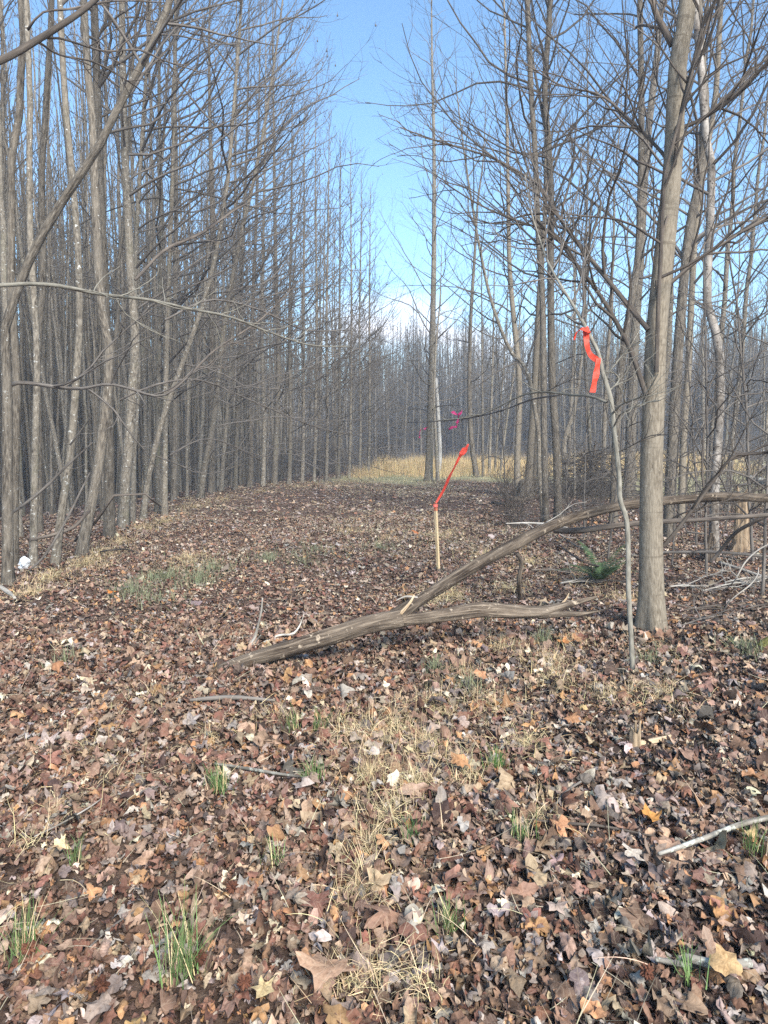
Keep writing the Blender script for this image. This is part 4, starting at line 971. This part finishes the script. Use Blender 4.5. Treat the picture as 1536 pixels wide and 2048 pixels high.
stick('overhanging_branch', [(-140, 578, 4.9), (0, 571, 5.1), (60, 568, 5.3), (120, 572, 5.5), (200, 588, 5.8), (300, 600, 6.3), (380, 618, 6.7), (460, 634, 7.2), (540, 665, 7.7), (620, 690, 8.3), (700, 694, 8.9)], [9, 8.5, 8, 8, 7, 6, 5.5, 5, 4, 3, 2], 'long pale level branch reaching in from the left edge across the trunks', SILVER, 'branch', twigs=26, smooth=40)
stick('overhanging_branch', [(330, 790, 9.0), (380, 750, 9.2), (430, 700, 9.6), (520, 640, 10), (600, 560, 10.5)], [5, 5, 4, 3, 2], 'dark branch rising right from the tip of the lower left limb', DARKTWIG, 'branch', twigs=22)
stick('overhanging_branch', [(270, 560, 9.5), (330, 500, 9.8), (400, 468, 10.2), (470, 420, 10.8), (500, 405, 11.2)], [6, 6, 6, 4, 2], 'dark forking branch over the middle of the left wood', DARKTWIG, 'branch', twigs=22)
stick('overhanging_branch', [(240, 800, 9.6), (310, 770, 9.8), (400, 760, 10.3), (500, 800, 11), (620, 850, 12), (700, 870, 13)], [4, 4, 3.5, 3, 2.5, 2], 'thin grey branch drooping toward the clearing', TWIG, 'branch', twigs=30)
stick('overhanging_branch', [(330, 640, 10), (420, 600, 10.5), (520, 620, 11.2), (610, 660, 12), (700, 660, 13)], [4, 4, 3.5, 3, 2], 'thin grey branch level toward the clearing', TWIG, 'branch', twigs=30)
stick('overhanging_branch', [(340, 910, 12), (400, 880, 12.5), (450, 885, 13), (520, 920, 14)], [4, 3, 3, 2], 'thin low branch near the foot of the wood edge', TWIG, 'branch', twigs=16)

# leaning sapling with the orange ribbon
def sapling():
    b = at(1266, 1352)
    t = empty('leaning_sapling', b)
    Y0 = b[1]
    pts = [(1266, 1358, Y0), (1262, 1270, Y0 + .03), (1257, 1180, Y0 + .06), (1256, 1090, Y0 + .1), (1252, 1035, Y0 + .12), (1240, 1000, Y0 + .14), (1238, 950, Y0 + .17), (1228, 860, Y0 + .22), (1222, 800, Y0 + .25), (1207, 750, Y0 + .3), (1196, 705, Y0 + .34), (1180, 672, Y0 + .38), (1155, 625, Y0 + .45), (1127, 580, Y0 + .55), (1098, 528, Y0 + .65), (1080, 480, Y0 + .75), (1062, 420, Y0 + .9), (1050, 350, Y0 + 1.0)]
    q = np.array([P(*a) for a in pts]); r = np.interp(np.arange(len(q)), [0, 4, 9, 12, 17], [5.2, 5.0, 4.6, 3.2, 0.8]) / F * q[:, 1] 
    q2, r2 = resample(q, r, 70)
    ts = Tubes(); ts.add(q2, r2, 12, rough=0.05, seed=2); link('trunk', ts.mesh('trunk', b), SILVER, t)
    for pts, w in [([(1214, 805, Y0 + .25), (1180, 792, Y0 + .4), (1140, 790, Y0 + .6), (1090, 784, Y0 + .8), (1040, 792, Y0 + 1.0), (960, 830, Y0 + 1.3), (870, 842, Y0 + 1.6)], (6, 2)),
                   ([(1224, 828, Y0 + .23), (1245, 808, Y0 + .1), (1290, 788, Y0 - .1), (1316, 748, Y0 - .2)], (5, 2)),
                   ([(1210, 757, Y0 + .3), (1225, 735, Y0 + .25), (1255, 700, Y0 + .2), (1280, 682, Y0 + .1)], (4, 2)),
                   ([(1215, 785, Y0 + .3), (1238, 760, Y0 + .5), (1225, 745, Y0 + .5), (1205, 745, Y0 + .5)], (4, 2)),
                   ([(1228, 852, Y0 + .2), (1245, 825, Y0), (1290, 806, Y0 - .1), (1322, 800, Y0 - .2)], (3.5, 2)),
                   ([(1235, 905, Y0 + .2), (1262, 892, Y0 + .1), (1300, 872, Y0 - .1), (1335, 868, Y0 - .2)], (3, 1.5)),
                   ([(1090, 784, Y0 + .8), (1130, 765, Y0 + .7), (1180, 750, Y0 + .6)], (3, 1.5))]:
        p = np.array([P(*a) for a in pts]); rr = np.linspace(w[0], w[1], len(p)) / 2 / F * p[:, 1]
        p2, rr2 = resample(p, rr, 16); tl = Tubes(); tl.batch(p2, rr2, 6)
        crown_on(tl, np.random.RandomState(len(pts) * 7), p2, rr2, h0=0.25, nprim=7, Lmax=0.3, toplen=0.1, ang=(0.5, 0.9), up=0.2, d2=5, d3=0, rmin=0.0014, k1=4, r1=0.006)
        link('branch', tl.mesh('branch', b), SILVER if w[0] > 3 else TWIG, t)
    tc = Tubes(); crown_on(tc, np.random.RandomState(4), q2, r2, h0=0.62, nprim=20, Lmax=0.9, toplen=0.3, ang=(0.5, 0.9), up=0.4, d2=4, d3=3, rmin=0.0016, k1=4, r1=0.007)
    link('crown', tc.mesh('crown', b), TWIG, t)
    tag(t, 'slim silvery sapling with a kinked stem bending left under its orange ribbon', 'sapling')
    return q2, r2, Y0
sq, sr, SY = sapling()

def strip(name, pts, half, mat, label, cat='ribbon', th=0.0008, parent=None, n=40):
    """a tape through points, 'half' gives the half width vector at each"""
    pts = np.array(pts, float); half = np.array(half, float)
    q, _ = resample(pts, np.zeros(len(pts)), n); h, _ = resample(half, np.zeros(len(half)), n) if len(half) > 2 else (np.linspace(half[0], half[-1], n), 0)
    T = nrm(np.gradient(q, axis=0)); N = nrm(np.cross(T, h)); hw = np.linalg.norm(h, axis=1, keepdims=True)
    ii = np.arange(n)[:, None]; fade = np.minimum(1, np.minimum(ii, n - 1 - ii) / 4.0)
    q = q + N * hw * fade * (0.10 * np.sin(ii * 0.37) + 0.03 * np.sin(ii * 1.1 + 1)); h = h + N * hw * fade * 0.30 * np.sin(ii * 0.31 + 2)
    N = N * th
    V = np.stack([q - h - N, q + h - N, q + h + N, q - h + N], 1).reshape(-1, 3)
    i = np.arange(n - 1)[:, None] * 4; j = np.arange(4)[None]
    Q = np.stack([i + j, i + (j + 1) % 4, i + 4 + (j + 1) % 4, i + 4 + j], -1).reshape(-1, 4)
    Q = np.concatenate([Q, [[3, 2, 1, 0]], [[4 * n - 4, 4 * n - 3, 4 * n - 2, 4 * n - 1]]])
    b = q[0]
    o = link(name, mesh_np(name, V - (b if parent is None else np.array(parent.location)), Q, smooth=False), mat, parent)
    if parent is None:
        o.location = b; tag(o, label, cat)
    return o

# orange ribbon on the sapling
kn = P(1174, 662, SY + .36)
rb = empty('flagging_ribbon', kn)
f1 = SY / F
strip('streamer', [P(1172, 660, SY + .37), P(1174, 690, SY + .34), P(1180, 708, SY + .30), P(1190, 717, SY + .26), P(1197, 722, SY + .27)],
      [(6.8 * f1, -.01, 0), (6.2 * f1, -.01, 0), (5 * f1, 0, .004), (2.5 * f1, 0, 6 * f1), (1.5 * f1, 0, 5 * f1)], ORANGE, '', parent=rb)
strip('streamer', [P(1197, 716, SY + .25), P(1194, 738, SY + .24), P(1190, 760, SY + .23), P(1185, 785, SY + .22)],
      [(5 * f1, 0, 0), (6 * f1, .004, 0), (6 * f1, .006, 0), (6 * f1, .0, -.001)], ORANGE, '', parent=rb)
strip('streamer', [P(1176, 662, SY + .33), P(1164, 658, SY + .32), P(1154, 664, SY + .32), P(1148, 680, SY + .33)],
      [(0, .006, 4 * f1), (0, .008, 3 * f1), (3 * f1, .004, 2 * f1), (1.5 * f1, .004, 0)], ORANGE, '', parent=rb)
th = np.linspace(0, 4 * math.pi, 26); ax = nrm(P(1155, 625, SY + .45) - P(1180, 672, SY + .38)); uu = nrm(np.cross(ax, [0, 1, 0])); vv = np.cross(ax, uu)
rk = 0.0165
strip('knot', [kn + rk * (math.cos(a) * uu + math.sin(a) * vv) + ax * (i - 13) * 0.0008 for i, a in enumerate(th)], [ax * 0.018] * 26, ORANGE, '', parent=rb, n=60)
tag(rb, 'bright orange red ribbon tied around the silvery sapling, tail hanging down', 'ribbon')

# survey stake with streaming orange ribbon
def stake():
    b = at(877, 1142); Y = b[1]
    top = P(871, 1008, Y); t = empty('survey_stake', b)
    ts = Tubes(); w = 7.0 / 2 / F * Y
    q = np.array([b + [0, 0, -0.15], b, b + (top - b) * 0.5, top - (top - b) * 0.01, top])
    ts.add(q, [w * 0.9, w, w, w, w * 0.85], 4, smooth=0)
    link('post', ts.mesh('post', b, smooth=False), STAKEW, t)
    tt = Tubes(); tt.add([top - (top - b) * 0.10, top + [0, 0, 0.006]], [w * 1.08, w * 1.08], 4)
    link('painted_tip', tt.mesh('painted_tip', b, smooth=False), tape('faded_orange_paint', (0.75, 0.25, 0.13)), t)
    tag(t, 'pale wooden survey stake standing in the litter with an orange tip', 'stake')
    f = Y / F; Y2 = Y + 0.05
    r = empty('flagging_ribbon', top)
    d = P(925, 905, Y2) - P(873, 1004, Y2); s = nrm(np.cross(nrm(d), [0, 1, 0]))
    strip('streamer', [P(872, 1006, Y - .03), P(885, 984, Y2), P(900, 952, Y2), P(912, 928, Y2), P(922, 908, Y2)],
          [s * 1.6 * f, s * 2.6 * f + [0, .01, 0], s * 1.9 * f + [0, .015, 0], s * 1.4 * f + [0, .02, 0], s * 2.6 * f], ORANGE, '', parent=r)
    strip('streamer', [P(920, 912, Y2 - .01), P(926, 904, Y2 - .02), P(932, 896, Y2), P(937, 888, Y2 + .02)],
          [s * 2.6 * f, s * 5.4 * f, s * 4.2 * f + [0, .02, 0], s * 1.2 * f], ORANGE, '', parent=r)
    a = np.linspace(0, 2 * math.pi, 17)
    strip('knot', [top + [0, 0, -0.02] + w * 1.35 * np.array([math.cos(k), math.sin(k), 0]) for k in a], [np.array([0, 0, 0.016])] * 17, tape('pale_orange_tape', (0.85, 0.2, 0.15)), '', parent=r)
    tag(r, 'long twisted orange ribbon streaming up to the right from the stake top', 'ribbon')
stake()

# pink ribbons hanging on far twigs
def pink(pts, label, Y, hw):
    f = Y / F; r = empty('flagging_ribbon', P(pts[0][0][0], pts[0][0][1], Y))
    for run in pts:
        strip('streamer', [P(a, b_, Y + 0.05 * math.sin(i * 2.1)) for i, (a, b_) in enumerate(run)], [np.array([hw * f * math.cos(i * 1.3), 0.02, hw * f * math.sin(i * 1.3 + 0.5)]) for i in range(len(run))], PINK, '', parent=r, n=24)
    tag(r, label, 'ribbon')
pink([[(904, 823), (912, 828), (918, 829), (923, 822)], [(919, 826), (917, 836), (914, 846)], [(916, 843), (913, 852), (908, 856), (903, 855), (898, 859)]], 'magenta pink ribbon fluttering on a twig left of the dark slender tree', 20.0, 3.0)
pink([[(854, 854), (850, 858), (845, 857)], [(843, 858), (840, 864), (839, 876)]], 'small pink ribbon hanging at the left of the straight slender tree', 29.0, 2.0)
stick('dead_branch', [(1120, 790, 9), (1060, 800, 12), (1000, 822, 16), (930, 838, 20), (880, 842, 21), (815, 845, 22)], [4, 3.5, 3, 2.5, 2, 1.5], 'long thin branch reaching left with the magenta ribbon on it', TWIG, 'branch', twigs=14)

# pale pole
def pole():
    b = at(878, 950); Y = b[1] + 1; b = np.array([P(878, 930, Y)[0], Y, float(H(P(878, 930, Y)[0], Y))])
    ts = Tubes(); ts.add([b - [0, 0, .1], P(880, 900, Y), P(876, 820, Y), P(872, 756, Y)], np.array([8, 7.6, 7, 6.0]) / 2 / F * Y, 14, rough=0.03, smooth=20)
    o = link('wooden_pole', ts.mesh('wooden_pole', b), POLEW); o.location = b
    tag(o, 'pale bare pole with a flat top behind the straight slender tree', 'pole')
pole()

# rotten stump at right, splintered little stump, fern, brush pile
def hollow_stump(px, py, wpx, hpx, label, mat, seed, jag=0.3, name='tree_stump', taper=0.75, n=14, k=22):
    b = at(px, py); f = b[1] / F; r = wpx / 2 * f; h = hpx * f + 0.05
    rng = np.random.RandomState(seed); th = np.arange(k) * 2 * math.pi / k
    jg = h * (1 + jag * (np.repeat(rng.rand(k // 2 + 1), 2)[:k] - 0.6))
    V = []; B = []
    for i in range(n):
        s = i / (n - 1); rr = r * (1 + (taper - 1) * s) * (1 + 0.35 * math.exp(-s * 7)) * (1 + 0.10 * np.sin(th * 5 + seed) + 0.05 * rng.normal(size=k))
        V.append(np.stack([rr * np.cos(th), rr * np.sin(th), s * jg - 0.05], 1)); B.append(np.stack([np.cos(th) * r, np.sin(th) * r, s * jg], 1))
    for i in range(5):
        s = 1 - i * 0.12; rr = r * taper * (0.72 - 0.08 * i)
        V.append(np.stack([rr * np.cos(th), rr * np.sin(th), s * jg * 0.97 - 0.05], 1)); B.append(np.stack([np.cos(th) * r * .7, np.sin(th) * r * .7, s * jg], 1))
    V = np.concatenate(V); B = np.concatenate(B); m = n + 5
    i = np.arange(m - 1)[:, None] * k; j = np.arange(k)[None]
    Q = np.stack([i + j, i + (j + 1) % k, i + k + (j + 1) % k, i + k + j], -1).reshape(-1, 4)
    V = np.concatenate([V, [[0, 0, 0.4 * h]]]); B = np.concatenate([B, [[0, 0, 0]]]); c = len(V) - 1
    T = np.stack([np.arange(k) + (m - 1) * k, (np.arange(k) + 1) % k + (m - 1) * k, np.full(k, c)], -1)
    o = link(name, mesh_np(name, V, Q, T, smooth=False, attrs={'bk': ('FLOAT_VECTOR', B)}), mat); o.location = b
    tag(o, label, 'stump')
hollow_stump(1482, 1106, 34, 125, 'tall rotten hollow stump with crumbling brown wood at right', ROT, 3, 0.25)
hollow_stump(1270, 1502, 26, 52, 'small splintered stump of raw tan wood in the right foreground', RAWWOOD, 6, 0.6, taper=0.8, n=9)
hollow_stump(1420, 1122, 24, 60, 'dark decayed stub at the foot of the whitish peeling tree', DEADWOOD, 9, 0.5, taper=0.7)

def brush_pile():
    b = at(1180, 992); rng = np.random.RandomState(21); ts = Tubes()
    t = empty('brush_pile', b)
    N = 340
    for mat, nm, n_, thick in ((DARKTWIG, 'dark_twigs', 300, 0.010), (TWIG, 'grey_twigs', 190, 0.011), (DEADWOOD, 'dead_limbs', 24, 0.028)):
        ts = Tubes(); Ps = []; Rs = []
        for i in range(n_):
            rr = abs(rng.normal(0, 0.75)); a = rng.uniform(0, 6.28); hmax = 1.2 * math.exp(-(rr / 1.0) ** 2)
            c = np.array([rr * math.cos(a) * 1.15, rr * math.sin(a) * 0.9, rng.uniform(0.02, 1) * hmax + 0.03])
            d = nrm(np.array([rng.normal(), rng.normal(), rng.normal(0, 0.35)])); L = rng.uniform(0.5, 1.9)
            p = [c - d * L / 2]
            for k in range(5): d = nrm(d + rng.normal(0, 0.12, 3)); p.append(p[-1] + d * L / 5)
            p = np.array(p); p[:, 2] = np.maximum(p[:, 2], 0.01); Ps.append(p); Rs.append(np.linspace(1, 0.4, 6) * thick * rng.uniform(0.5, 1.3))
        ts.batch(np.array(Ps), np.array(Rs), 5)
        link(nm, ts.mesh(nm), mat, t)
    tag(t, 'dark heap of piled brush and twigs behind the sapling', 'brush pile')
brush_pile()

def fern():
    b = at(1200, 1172) + np.array([0, 0, 0.05]); rng = np.random.RandomState(8); t = empty('fern', b)
    m = M('evergreen_fern', 0.6, 0.3); gnode = m.n('ShaderNodeNewGeometry'); m.color(m.ramp(m.noise(gnode.outputs['Position'], 14, 3), [(0.3, (0.025, 0.05, 0.02)), (0.7, (0.075, 0.12, 0.045))]))
    for i in range(22):
        a = rng.uniform(0, 6.28); L = rng.uniform(0.25, 0.55); n = 24
        th = rng.uniform(0.25, 0.9) + rng.uniform(0.6, 1.1) * np.linspace(0, 1, n); ds = L / n
        x = np.cumsum(np.sin(th) * ds); z = np.cumsum(np.cos(th) * ds)
        c = np.stack([x * math.cos(a), x * math.sin(a), z], 1); s = np.array([-math.sin(a), math.cos(a), 0.0])
        V, T = [], []
        for k in range(2, n):
            w = 0.075 * math.sin(math.pi * min(1, (k + 3) / (n + 3))) ** 0.7
            tdir = nrm(c[k] - c[k - 1])
            for sg in (-1, 1):
                o = len(V); tip = c[k] + sg * s * w + tdir * 0.02 - np.array([0, 0, 0.012])
                V += [c[k] - tdir * 0.006, c[k] + tdir * 0.007, tip]; T.append((o, o + 1, o + 2))
        fo = link('frond', mesh_np('frond', V, None, T, smooth=False), m.m, t)
    tag(t, 'dark green fern growing behind the sapling by the biggest trunk', 'fern')
fern()

def moss():
    b = at(1525, 1300); ts = Tubes()
    q = [b + [-0.03, 0, 0.0], b + [0.05, 0, 0.02], b + [0.2, 0.02, 0.03], b + [0.4, 0.05, 0.0]]
    ts.add(q, [0.04, 0.075, 0.085, 0.06], 16, rough=0.12, seed=9, smooth=20)
    mm = bark('moss_cover', (0.05, 0.055, 0.015), (0.12, 0.12, 0.035), (0.22, 0.21, 0.07), lichen=(0.2, 0.15, 0.08), ridge=60, stretch=1.0, bump=1.0, dist=0.02)
    o = link('mossy_log', ts.mesh('mossy_log', b), mm); o.location = b
    tag(o, 'moss covered log end low at the right edge of the photo', 'log')
moss()

# white plastic bag by the left trunks
def bag():
    b = at(49, 1140); rng = np.random.RandomState(3); k = 18; V = []
    for i in range(12):
        ph = math.pi * i / 11
        for j in range(k):
            a = j * 2 * math.pi / k
            r = (0.055 + 0.022 * math.sin(3 * a + i) * math.sin(ph) + rng.normal(0, 0.004)) * math.sin(ph)
            V.append((r * math.cos(a) * 1.0, r * math.sin(a), 0.075 - 0.085 * math.cos(ph) + 0.01 * math.sin(5 * a)))
    i = np.arange(11)[:, None] * k; j = np.arange(k)[None]
    Q = np.stack([i + j, i + (j + 1) % k, i + k + (j + 1) % k, i + k + j], -1).reshape(-1, 4)
    m = M('white_plastic', 0.4, 0.4); m.color((0.62, 0.63, 0.63))
    tc = m.n('ShaderNodeTexCoord'); m.bump(m.noise(tc.outputs['Object'], 40, 3), 0.6, 0.01)
    o = link('plastic_bag', mesh_np('plastic_bag', V, Q, smooth=False), m.m); o.location = b
    tag(o, 'crumpled white plastic bag on the ground by the left trunks', 'bag')
bag()

# spiky seed balls
def gumball(px, py, label):
    p = at(px, py); rng = np.random.RandomState(int(px)); ts = Tubes(); n = 46
    d = nrm(rng.normal(size=(n, 3))); r = 0.019
    ts.batch(np.stack([d * r * 0.3, d * r * 0.85, d * r * 1.25], 1), np.tile([0.006, 0.0042, 0.0004], (n, 1)), 5)
    o = link('seed_ball', ts.mesh('seed_ball'), bark('seed_ball_brown', (0.035, 0.014, 0.009), (0.085, 0.034, 0.021), (0.15, 0.065, 0.038), lichen=(0.16, 0.075, 0.045), bump=0.2) if not gumball.m else gumball.m)
    gumball.m = o.data.materials[0]
    o.location = (p[0], p[1], p[2] + 0.062)
    tag(o, label, 'seed ball', 'spiky seed balls')
gumball.m = None
gumball(205, 2010, 'spiky red brown seed ball nearest the bottom edge, left of the tall tuft')
gumball(490, 2006, 'spiky red brown seed ball near the bottom edge, right of the tall tuft')
gumball(60, 1935, 'spiky red brown seed ball at the foot of the left edge tuft')
gumball(465, 1808, 'spiky red brown seed ball among leaves above the tall tuft')
gumball(1293, 1985, 'spiky red brown seed ball left of the thick lichened stick')
gumball(400, 1955, 'spiky red brown seed ball touching the tall tuft')

# notable single leaves
for a in [(1128, 1302, 0.085, (0.45, 0.20, 0.075), 'large orange brown leaf before the forked branch'),
          (965, 1378, 0.08, (0.42, 0.21, 0.11), 'large tan brown leaf left of the straw wisps'),
          (1165, 1445, 0.05, (0.48, 0.34, 0.16), 'pale yellow leaf left of the splintered stump'),
          (1300, 1665, 0.07, (0.40, 0.20, 0.06), 'golden brown lobed leaf above the long pale stick'),
          (1500, 1575, 0.075, (0.35, 0.19, 0.10), 'smooth brown leaf at the right edge above the stick'),
          (1450, 1985, 0.055, (0.42, 0.28, 0.14), 'yellow tan leaf beside the thick lichened stick'),
          (225, 1197, 0.08, (0.50, 0.19, 0.05), 'bright orange leaf by the green patch at left'),
          (528, 2025, 0.05, (0.50, 0.38, 0.20), 'pale yellow leaf at the bottom edge left of centre'),
          (268, 1660, 0.045, (0.48, 0.41, 0.32), 'cream white leaf on the left litter'),
          (120, 1728, 0.05, (0.66, 0.46, 0.26), 'light tan curled leaf at lower left'),
          (660, 1990, 0.10, (0.36, 0.23, 0.15), 'largest tan leaf standing up at the bottom centre'),
          (920, 1560, 0.08, (0.40, 0.21, 0.10), 'big light brown leaf in the straw patch'),
          (1265, 1740, 0.05, (0.40, 0.35, 0.29), 'crumpled whitish leaf left of the long pale stick'),
          (755, 1600, 0.045, (0.44, 0.39, 0.33), 'crumpled pale grey leaf below the straw patch'),
          (1105, 1160, 0.08, (0.55, 0.34, 0.2), 'light leaf under the raised limb'),
          (1490, 1700, 0.06, (0.6, 0.42, 0.2), 'yellowish leaf right under the long pale stick'),
          (830, 1075, 0.10, (0.36, 0.14, 0.06), 'rusty leaf left of the stake')]:
    big_leaf(a[0], a[1], a[2], np.array(a[3]), a[4])

# distant house behind the right-hand trees
def house():
    b = np.array([31.0, 74.0, float(H(31.0, 74.0)) + 0.4]); t = empty('house', b); t.scale = (0.8, 0.8, 0.8)
    def box(nm, x0, x1, y0, y1, z0, z1, mat):
        V = [(x0, y0, z0), (x1, y0, z0), (x1, y1, z0), (x0, y1, z0), (x0, y0, z1), (x1, y0, z1), (x1, y1, z1), (x0, y1, z1)]
        return link(nm, mesh_np(nm, V, [(0, 3, 2, 1), (4, 5, 6, 7), (0, 1, 5, 4), (1, 2, 6, 5), (2, 3, 7, 6), (3, 0, 4, 7)], smooth=False), mat, t)
    w = M('white_siding', 0.7); tc = w.n('ShaderNodeTexCoord'); w.color(w.ramp(w.noise(w.mapped(tc.outputs['Object'], (0.1, 0.1, 6)), 3, 2), [(0.3, (0.42, 0.42, 0.41)), (0.7, (0.55, 0.55, 0.54))]))
    rf = M('grey_shingles', 0.9); tc = rf.n('ShaderNodeTexCoord'); rf.color(rf.ramp(rf.noise(tc.outputs['Object'], 5, 4), [(0.3, (0.10, 0.095, 0.09)), (0.7, (0.2, 0.19, 0.18))]))
    gl = M('dark_window_glass', 0.1, 0.5); gl.color((0.03, 0.035, 0.04))
    br = M('brick_base', 0.9); tc = br.n('ShaderNodeTexCoord'); br.color(br.ramp(br.noise(tc.outputs['Object'], 6, 4), [(0.3, (0.16, 0.10, 0.08)), (0.7, (0.26, 0.18, 0.14))]))
    box('foundation', -7, 7, 0, 6, 0, 0.7, br.m)
    box('wall', -6.95, 6.95, 0.05, 5.95, 0.7, 3.2, w.m)
    V = [(-7.4, -0.5, 3.2), (7.4, -0.5, 3.2), (7.4, 6.5, 3.2), (-7.4, 6.5, 3.2), (-7.4, 3, 4.9), (7.4, 3, 4.9)]
    link('roof', mesh_np('roof', V, [(0, 1, 5, 4), (2, 3, 4, 5), (0, 3, 2, 1)], [(1, 2, 5), (3, 0, 4)], smooth=False), rf.m, t)
    for x in (-5, -2.2, 2.4, 5): box('window', x - 0.5, x + 0.5, -0.0, 0.03, 1.5, 2.8, gl.m)
    box('door', -0.3, 0.6, -0.0, 0.03, 0.7, 2.75, rf.m)
    tag(t, 'low white house with a grey roof far behind the right-hand trees', 'house')
house()

# ------------------------------------------------------------------ air
def haze():
    x0, x1, y0, y1, z0, z1 = -125, 130, -12, 165, -5, 24
    V = [(x0, y0, z0), (x1, y0, z0), (x1, y1, z0), (x0, y1, z0), (x0, y0, z1), (x1, y0, z1), (x1, y1, z1), (x0, y1, z1)]
    me = mesh_np('haze', V, [(0, 3, 2, 1), (4, 5, 6, 7), (0, 1, 5, 4), (1, 2, 6, 5), (2, 3, 7, 6), (3, 0, 4, 7)], smooth=False)
    m = bpy.data.materials.new('haze'); m.use_nodes = True; nt = m.node_tree; nt.nodes.clear()
    o = nt.nodes.new('ShaderNodeOutputMaterial'); v = nt.nodes.new('ShaderNodeVolumePrincipled')
    v.inputs['Color'].default_value = (0.72, 0.84, 1.0, 1); v.inputs['Density'].default_value = 0.0019
    v.inputs['Anisotropy'].default_value = 0.0
    nt.links.new(v.outputs[0], o.inputs['Volume'])
    ob = link('haze', me, m); tag(ob, 'thin pale blue winter haze filling the air', 'haze', kind='stuff')
USE_HAZE = True
if USE_HAZE: haze()

# ------------------------------------------------------------------ sky, sun, camera
SUN_EL, SUN_AZ = 38.0, 156.0      # azimuth clockwise from +Y (the view direction)
w = bpy.data.worlds.new('World'); SC.world = w; w.use_nodes = True
nt = w.node_tree; bg = nt.nodes['Background']
sky = nt.nodes.new('ShaderNodeTexSky'); sky.sky_type = 'NISHITA'; sky.sun_disc = False
sky.sun_elevation = rad(SUN_EL); sky.sun_rotation = rad(SUN_AZ)
sky.altitude = 200; sky.air_density = 1.0; sky.dust_density = 0.15; sky.ozone_density = 1.4
tc = nt.nodes.new('ShaderNodeTexCoord')
sep = nt.nodes.new('ShaderNodeSeparateXYZ'); nt.links.new(tc.outputs['Generated'], sep.inputs[0])
mp = nt.nodes.new('ShaderNodeMapping'); mp.inputs['Scale'].default_value = (1, 1, 3.0); nt.links.new(tc.outputs['Generated'], mp.inputs[0])
nz = nt.nodes.new('ShaderNodeTexNoise'); nz.inputs['Scale'].default_value = 3.2; nz.inputs['Detail'].default_value = 7; nz.inputs['Roughness'].default_value = 0.55
nt.links.new(mp.outputs[0], nz.inputs['Vector'])
ma = nt.nodes.new('ShaderNodeMath'); ma.operation = 'MULTIPLY_ADD'; ma.inputs[1].default_value = -2.3; ma.inputs[2].default_value = 0.30   # low bank of cloud
nt.links.new(sep.outputs['Z'], ma.inputs[0])
ad = nt.nodes.new('ShaderNodeMath'); ad.operation = 'ADD'; nt.links.new(ma.outputs[0], ad.inputs[0]); nt.links.new(nz.outputs['Fac'], ad.inputs[1])
rp = nt.nodes.new('ShaderNodeValToRGB'); rp.color_ramp.elements[0].position = 0.46; rp.color_ramp.elements[1].position = 0.68
nt.links.new(ad.outputs[0], rp.inputs[0])
mx = nt.nodes.new('ShaderNodeMix'); mx.data_type = 'RGBA'; mx.inputs[7].default_value = (6.2, 6.1, 6.5, 1)
nt.links.new(rp.outputs[0], mx.inputs[0]); nt.links.new(sky.outputs[0], mx.inputs[6])
tn = nt.nodes.new('ShaderNodeMix'); tn.data_type = 'RGBA'; tn.blend_type = 'MULTIPLY'; tn.inputs[0].default_value = 1.0; tn.inputs[7].default_value = (0.80, 0.98, 1.04, 1)
nt.links.new(sky.outputs[0], tn.inputs[6]); nt.links.new(tn.outputs[2], mx.inputs[6])
nt.links.new(mx.outputs[2], bg.inputs['Color']); bg.inputs['Strength'].default_value = 0.115

sl = bpy.data.lights.new('sun', 'SUN'); sl.energy = 3.6; sl.angle = rad(28); sl.color = (1.0, 0.94, 0.86)
so = bpy.data.objects.new('sun', sl); COL.objects.link(so)
import mathutils
sd = mathutils.Vector((math.sin(rad(SUN_AZ)) * math.cos(rad(SUN_EL)), math.cos(rad(SUN_AZ)) * math.cos(rad(SUN_EL)), math.sin(rad(SUN_EL))))
so.rotation_euler = sd.to_track_quat('Z', 'Y').to_euler(); so.location = (0, -10, 30)

cam = bpy.data.cameras.new('camera'); co = bpy.data.objects.new('camera', cam); COL.objects.link(co)
co.location = (0, 0, CAMZ); co.rotation_euler = (math.pi / 2 - PITCH, 0, 0)
cam.sensor_fit = 'VERTICAL'; cam.angle = 2 * math.atan(1024 / F); cam.clip_start = 0.05; cam.clip_end = 1500
SC.camera = co

SC.view_settings.view_transform = 'Standard'; SC.view_settings.look = 'None'
SC.view_settings.exposure = 1.28; SC.view_settings.gamma = 1.0
cy = SC.cycles
cy.max_bounces = 4; cy.diffuse_bounces = 2; cy.glossy_bounces = 1; cy.transmission_bounces = 2; cy.volume_bounces = 0; cy.transparent_max_bounces = 4
cy.use_denoising = False
cy.use_adaptive_sampling = False
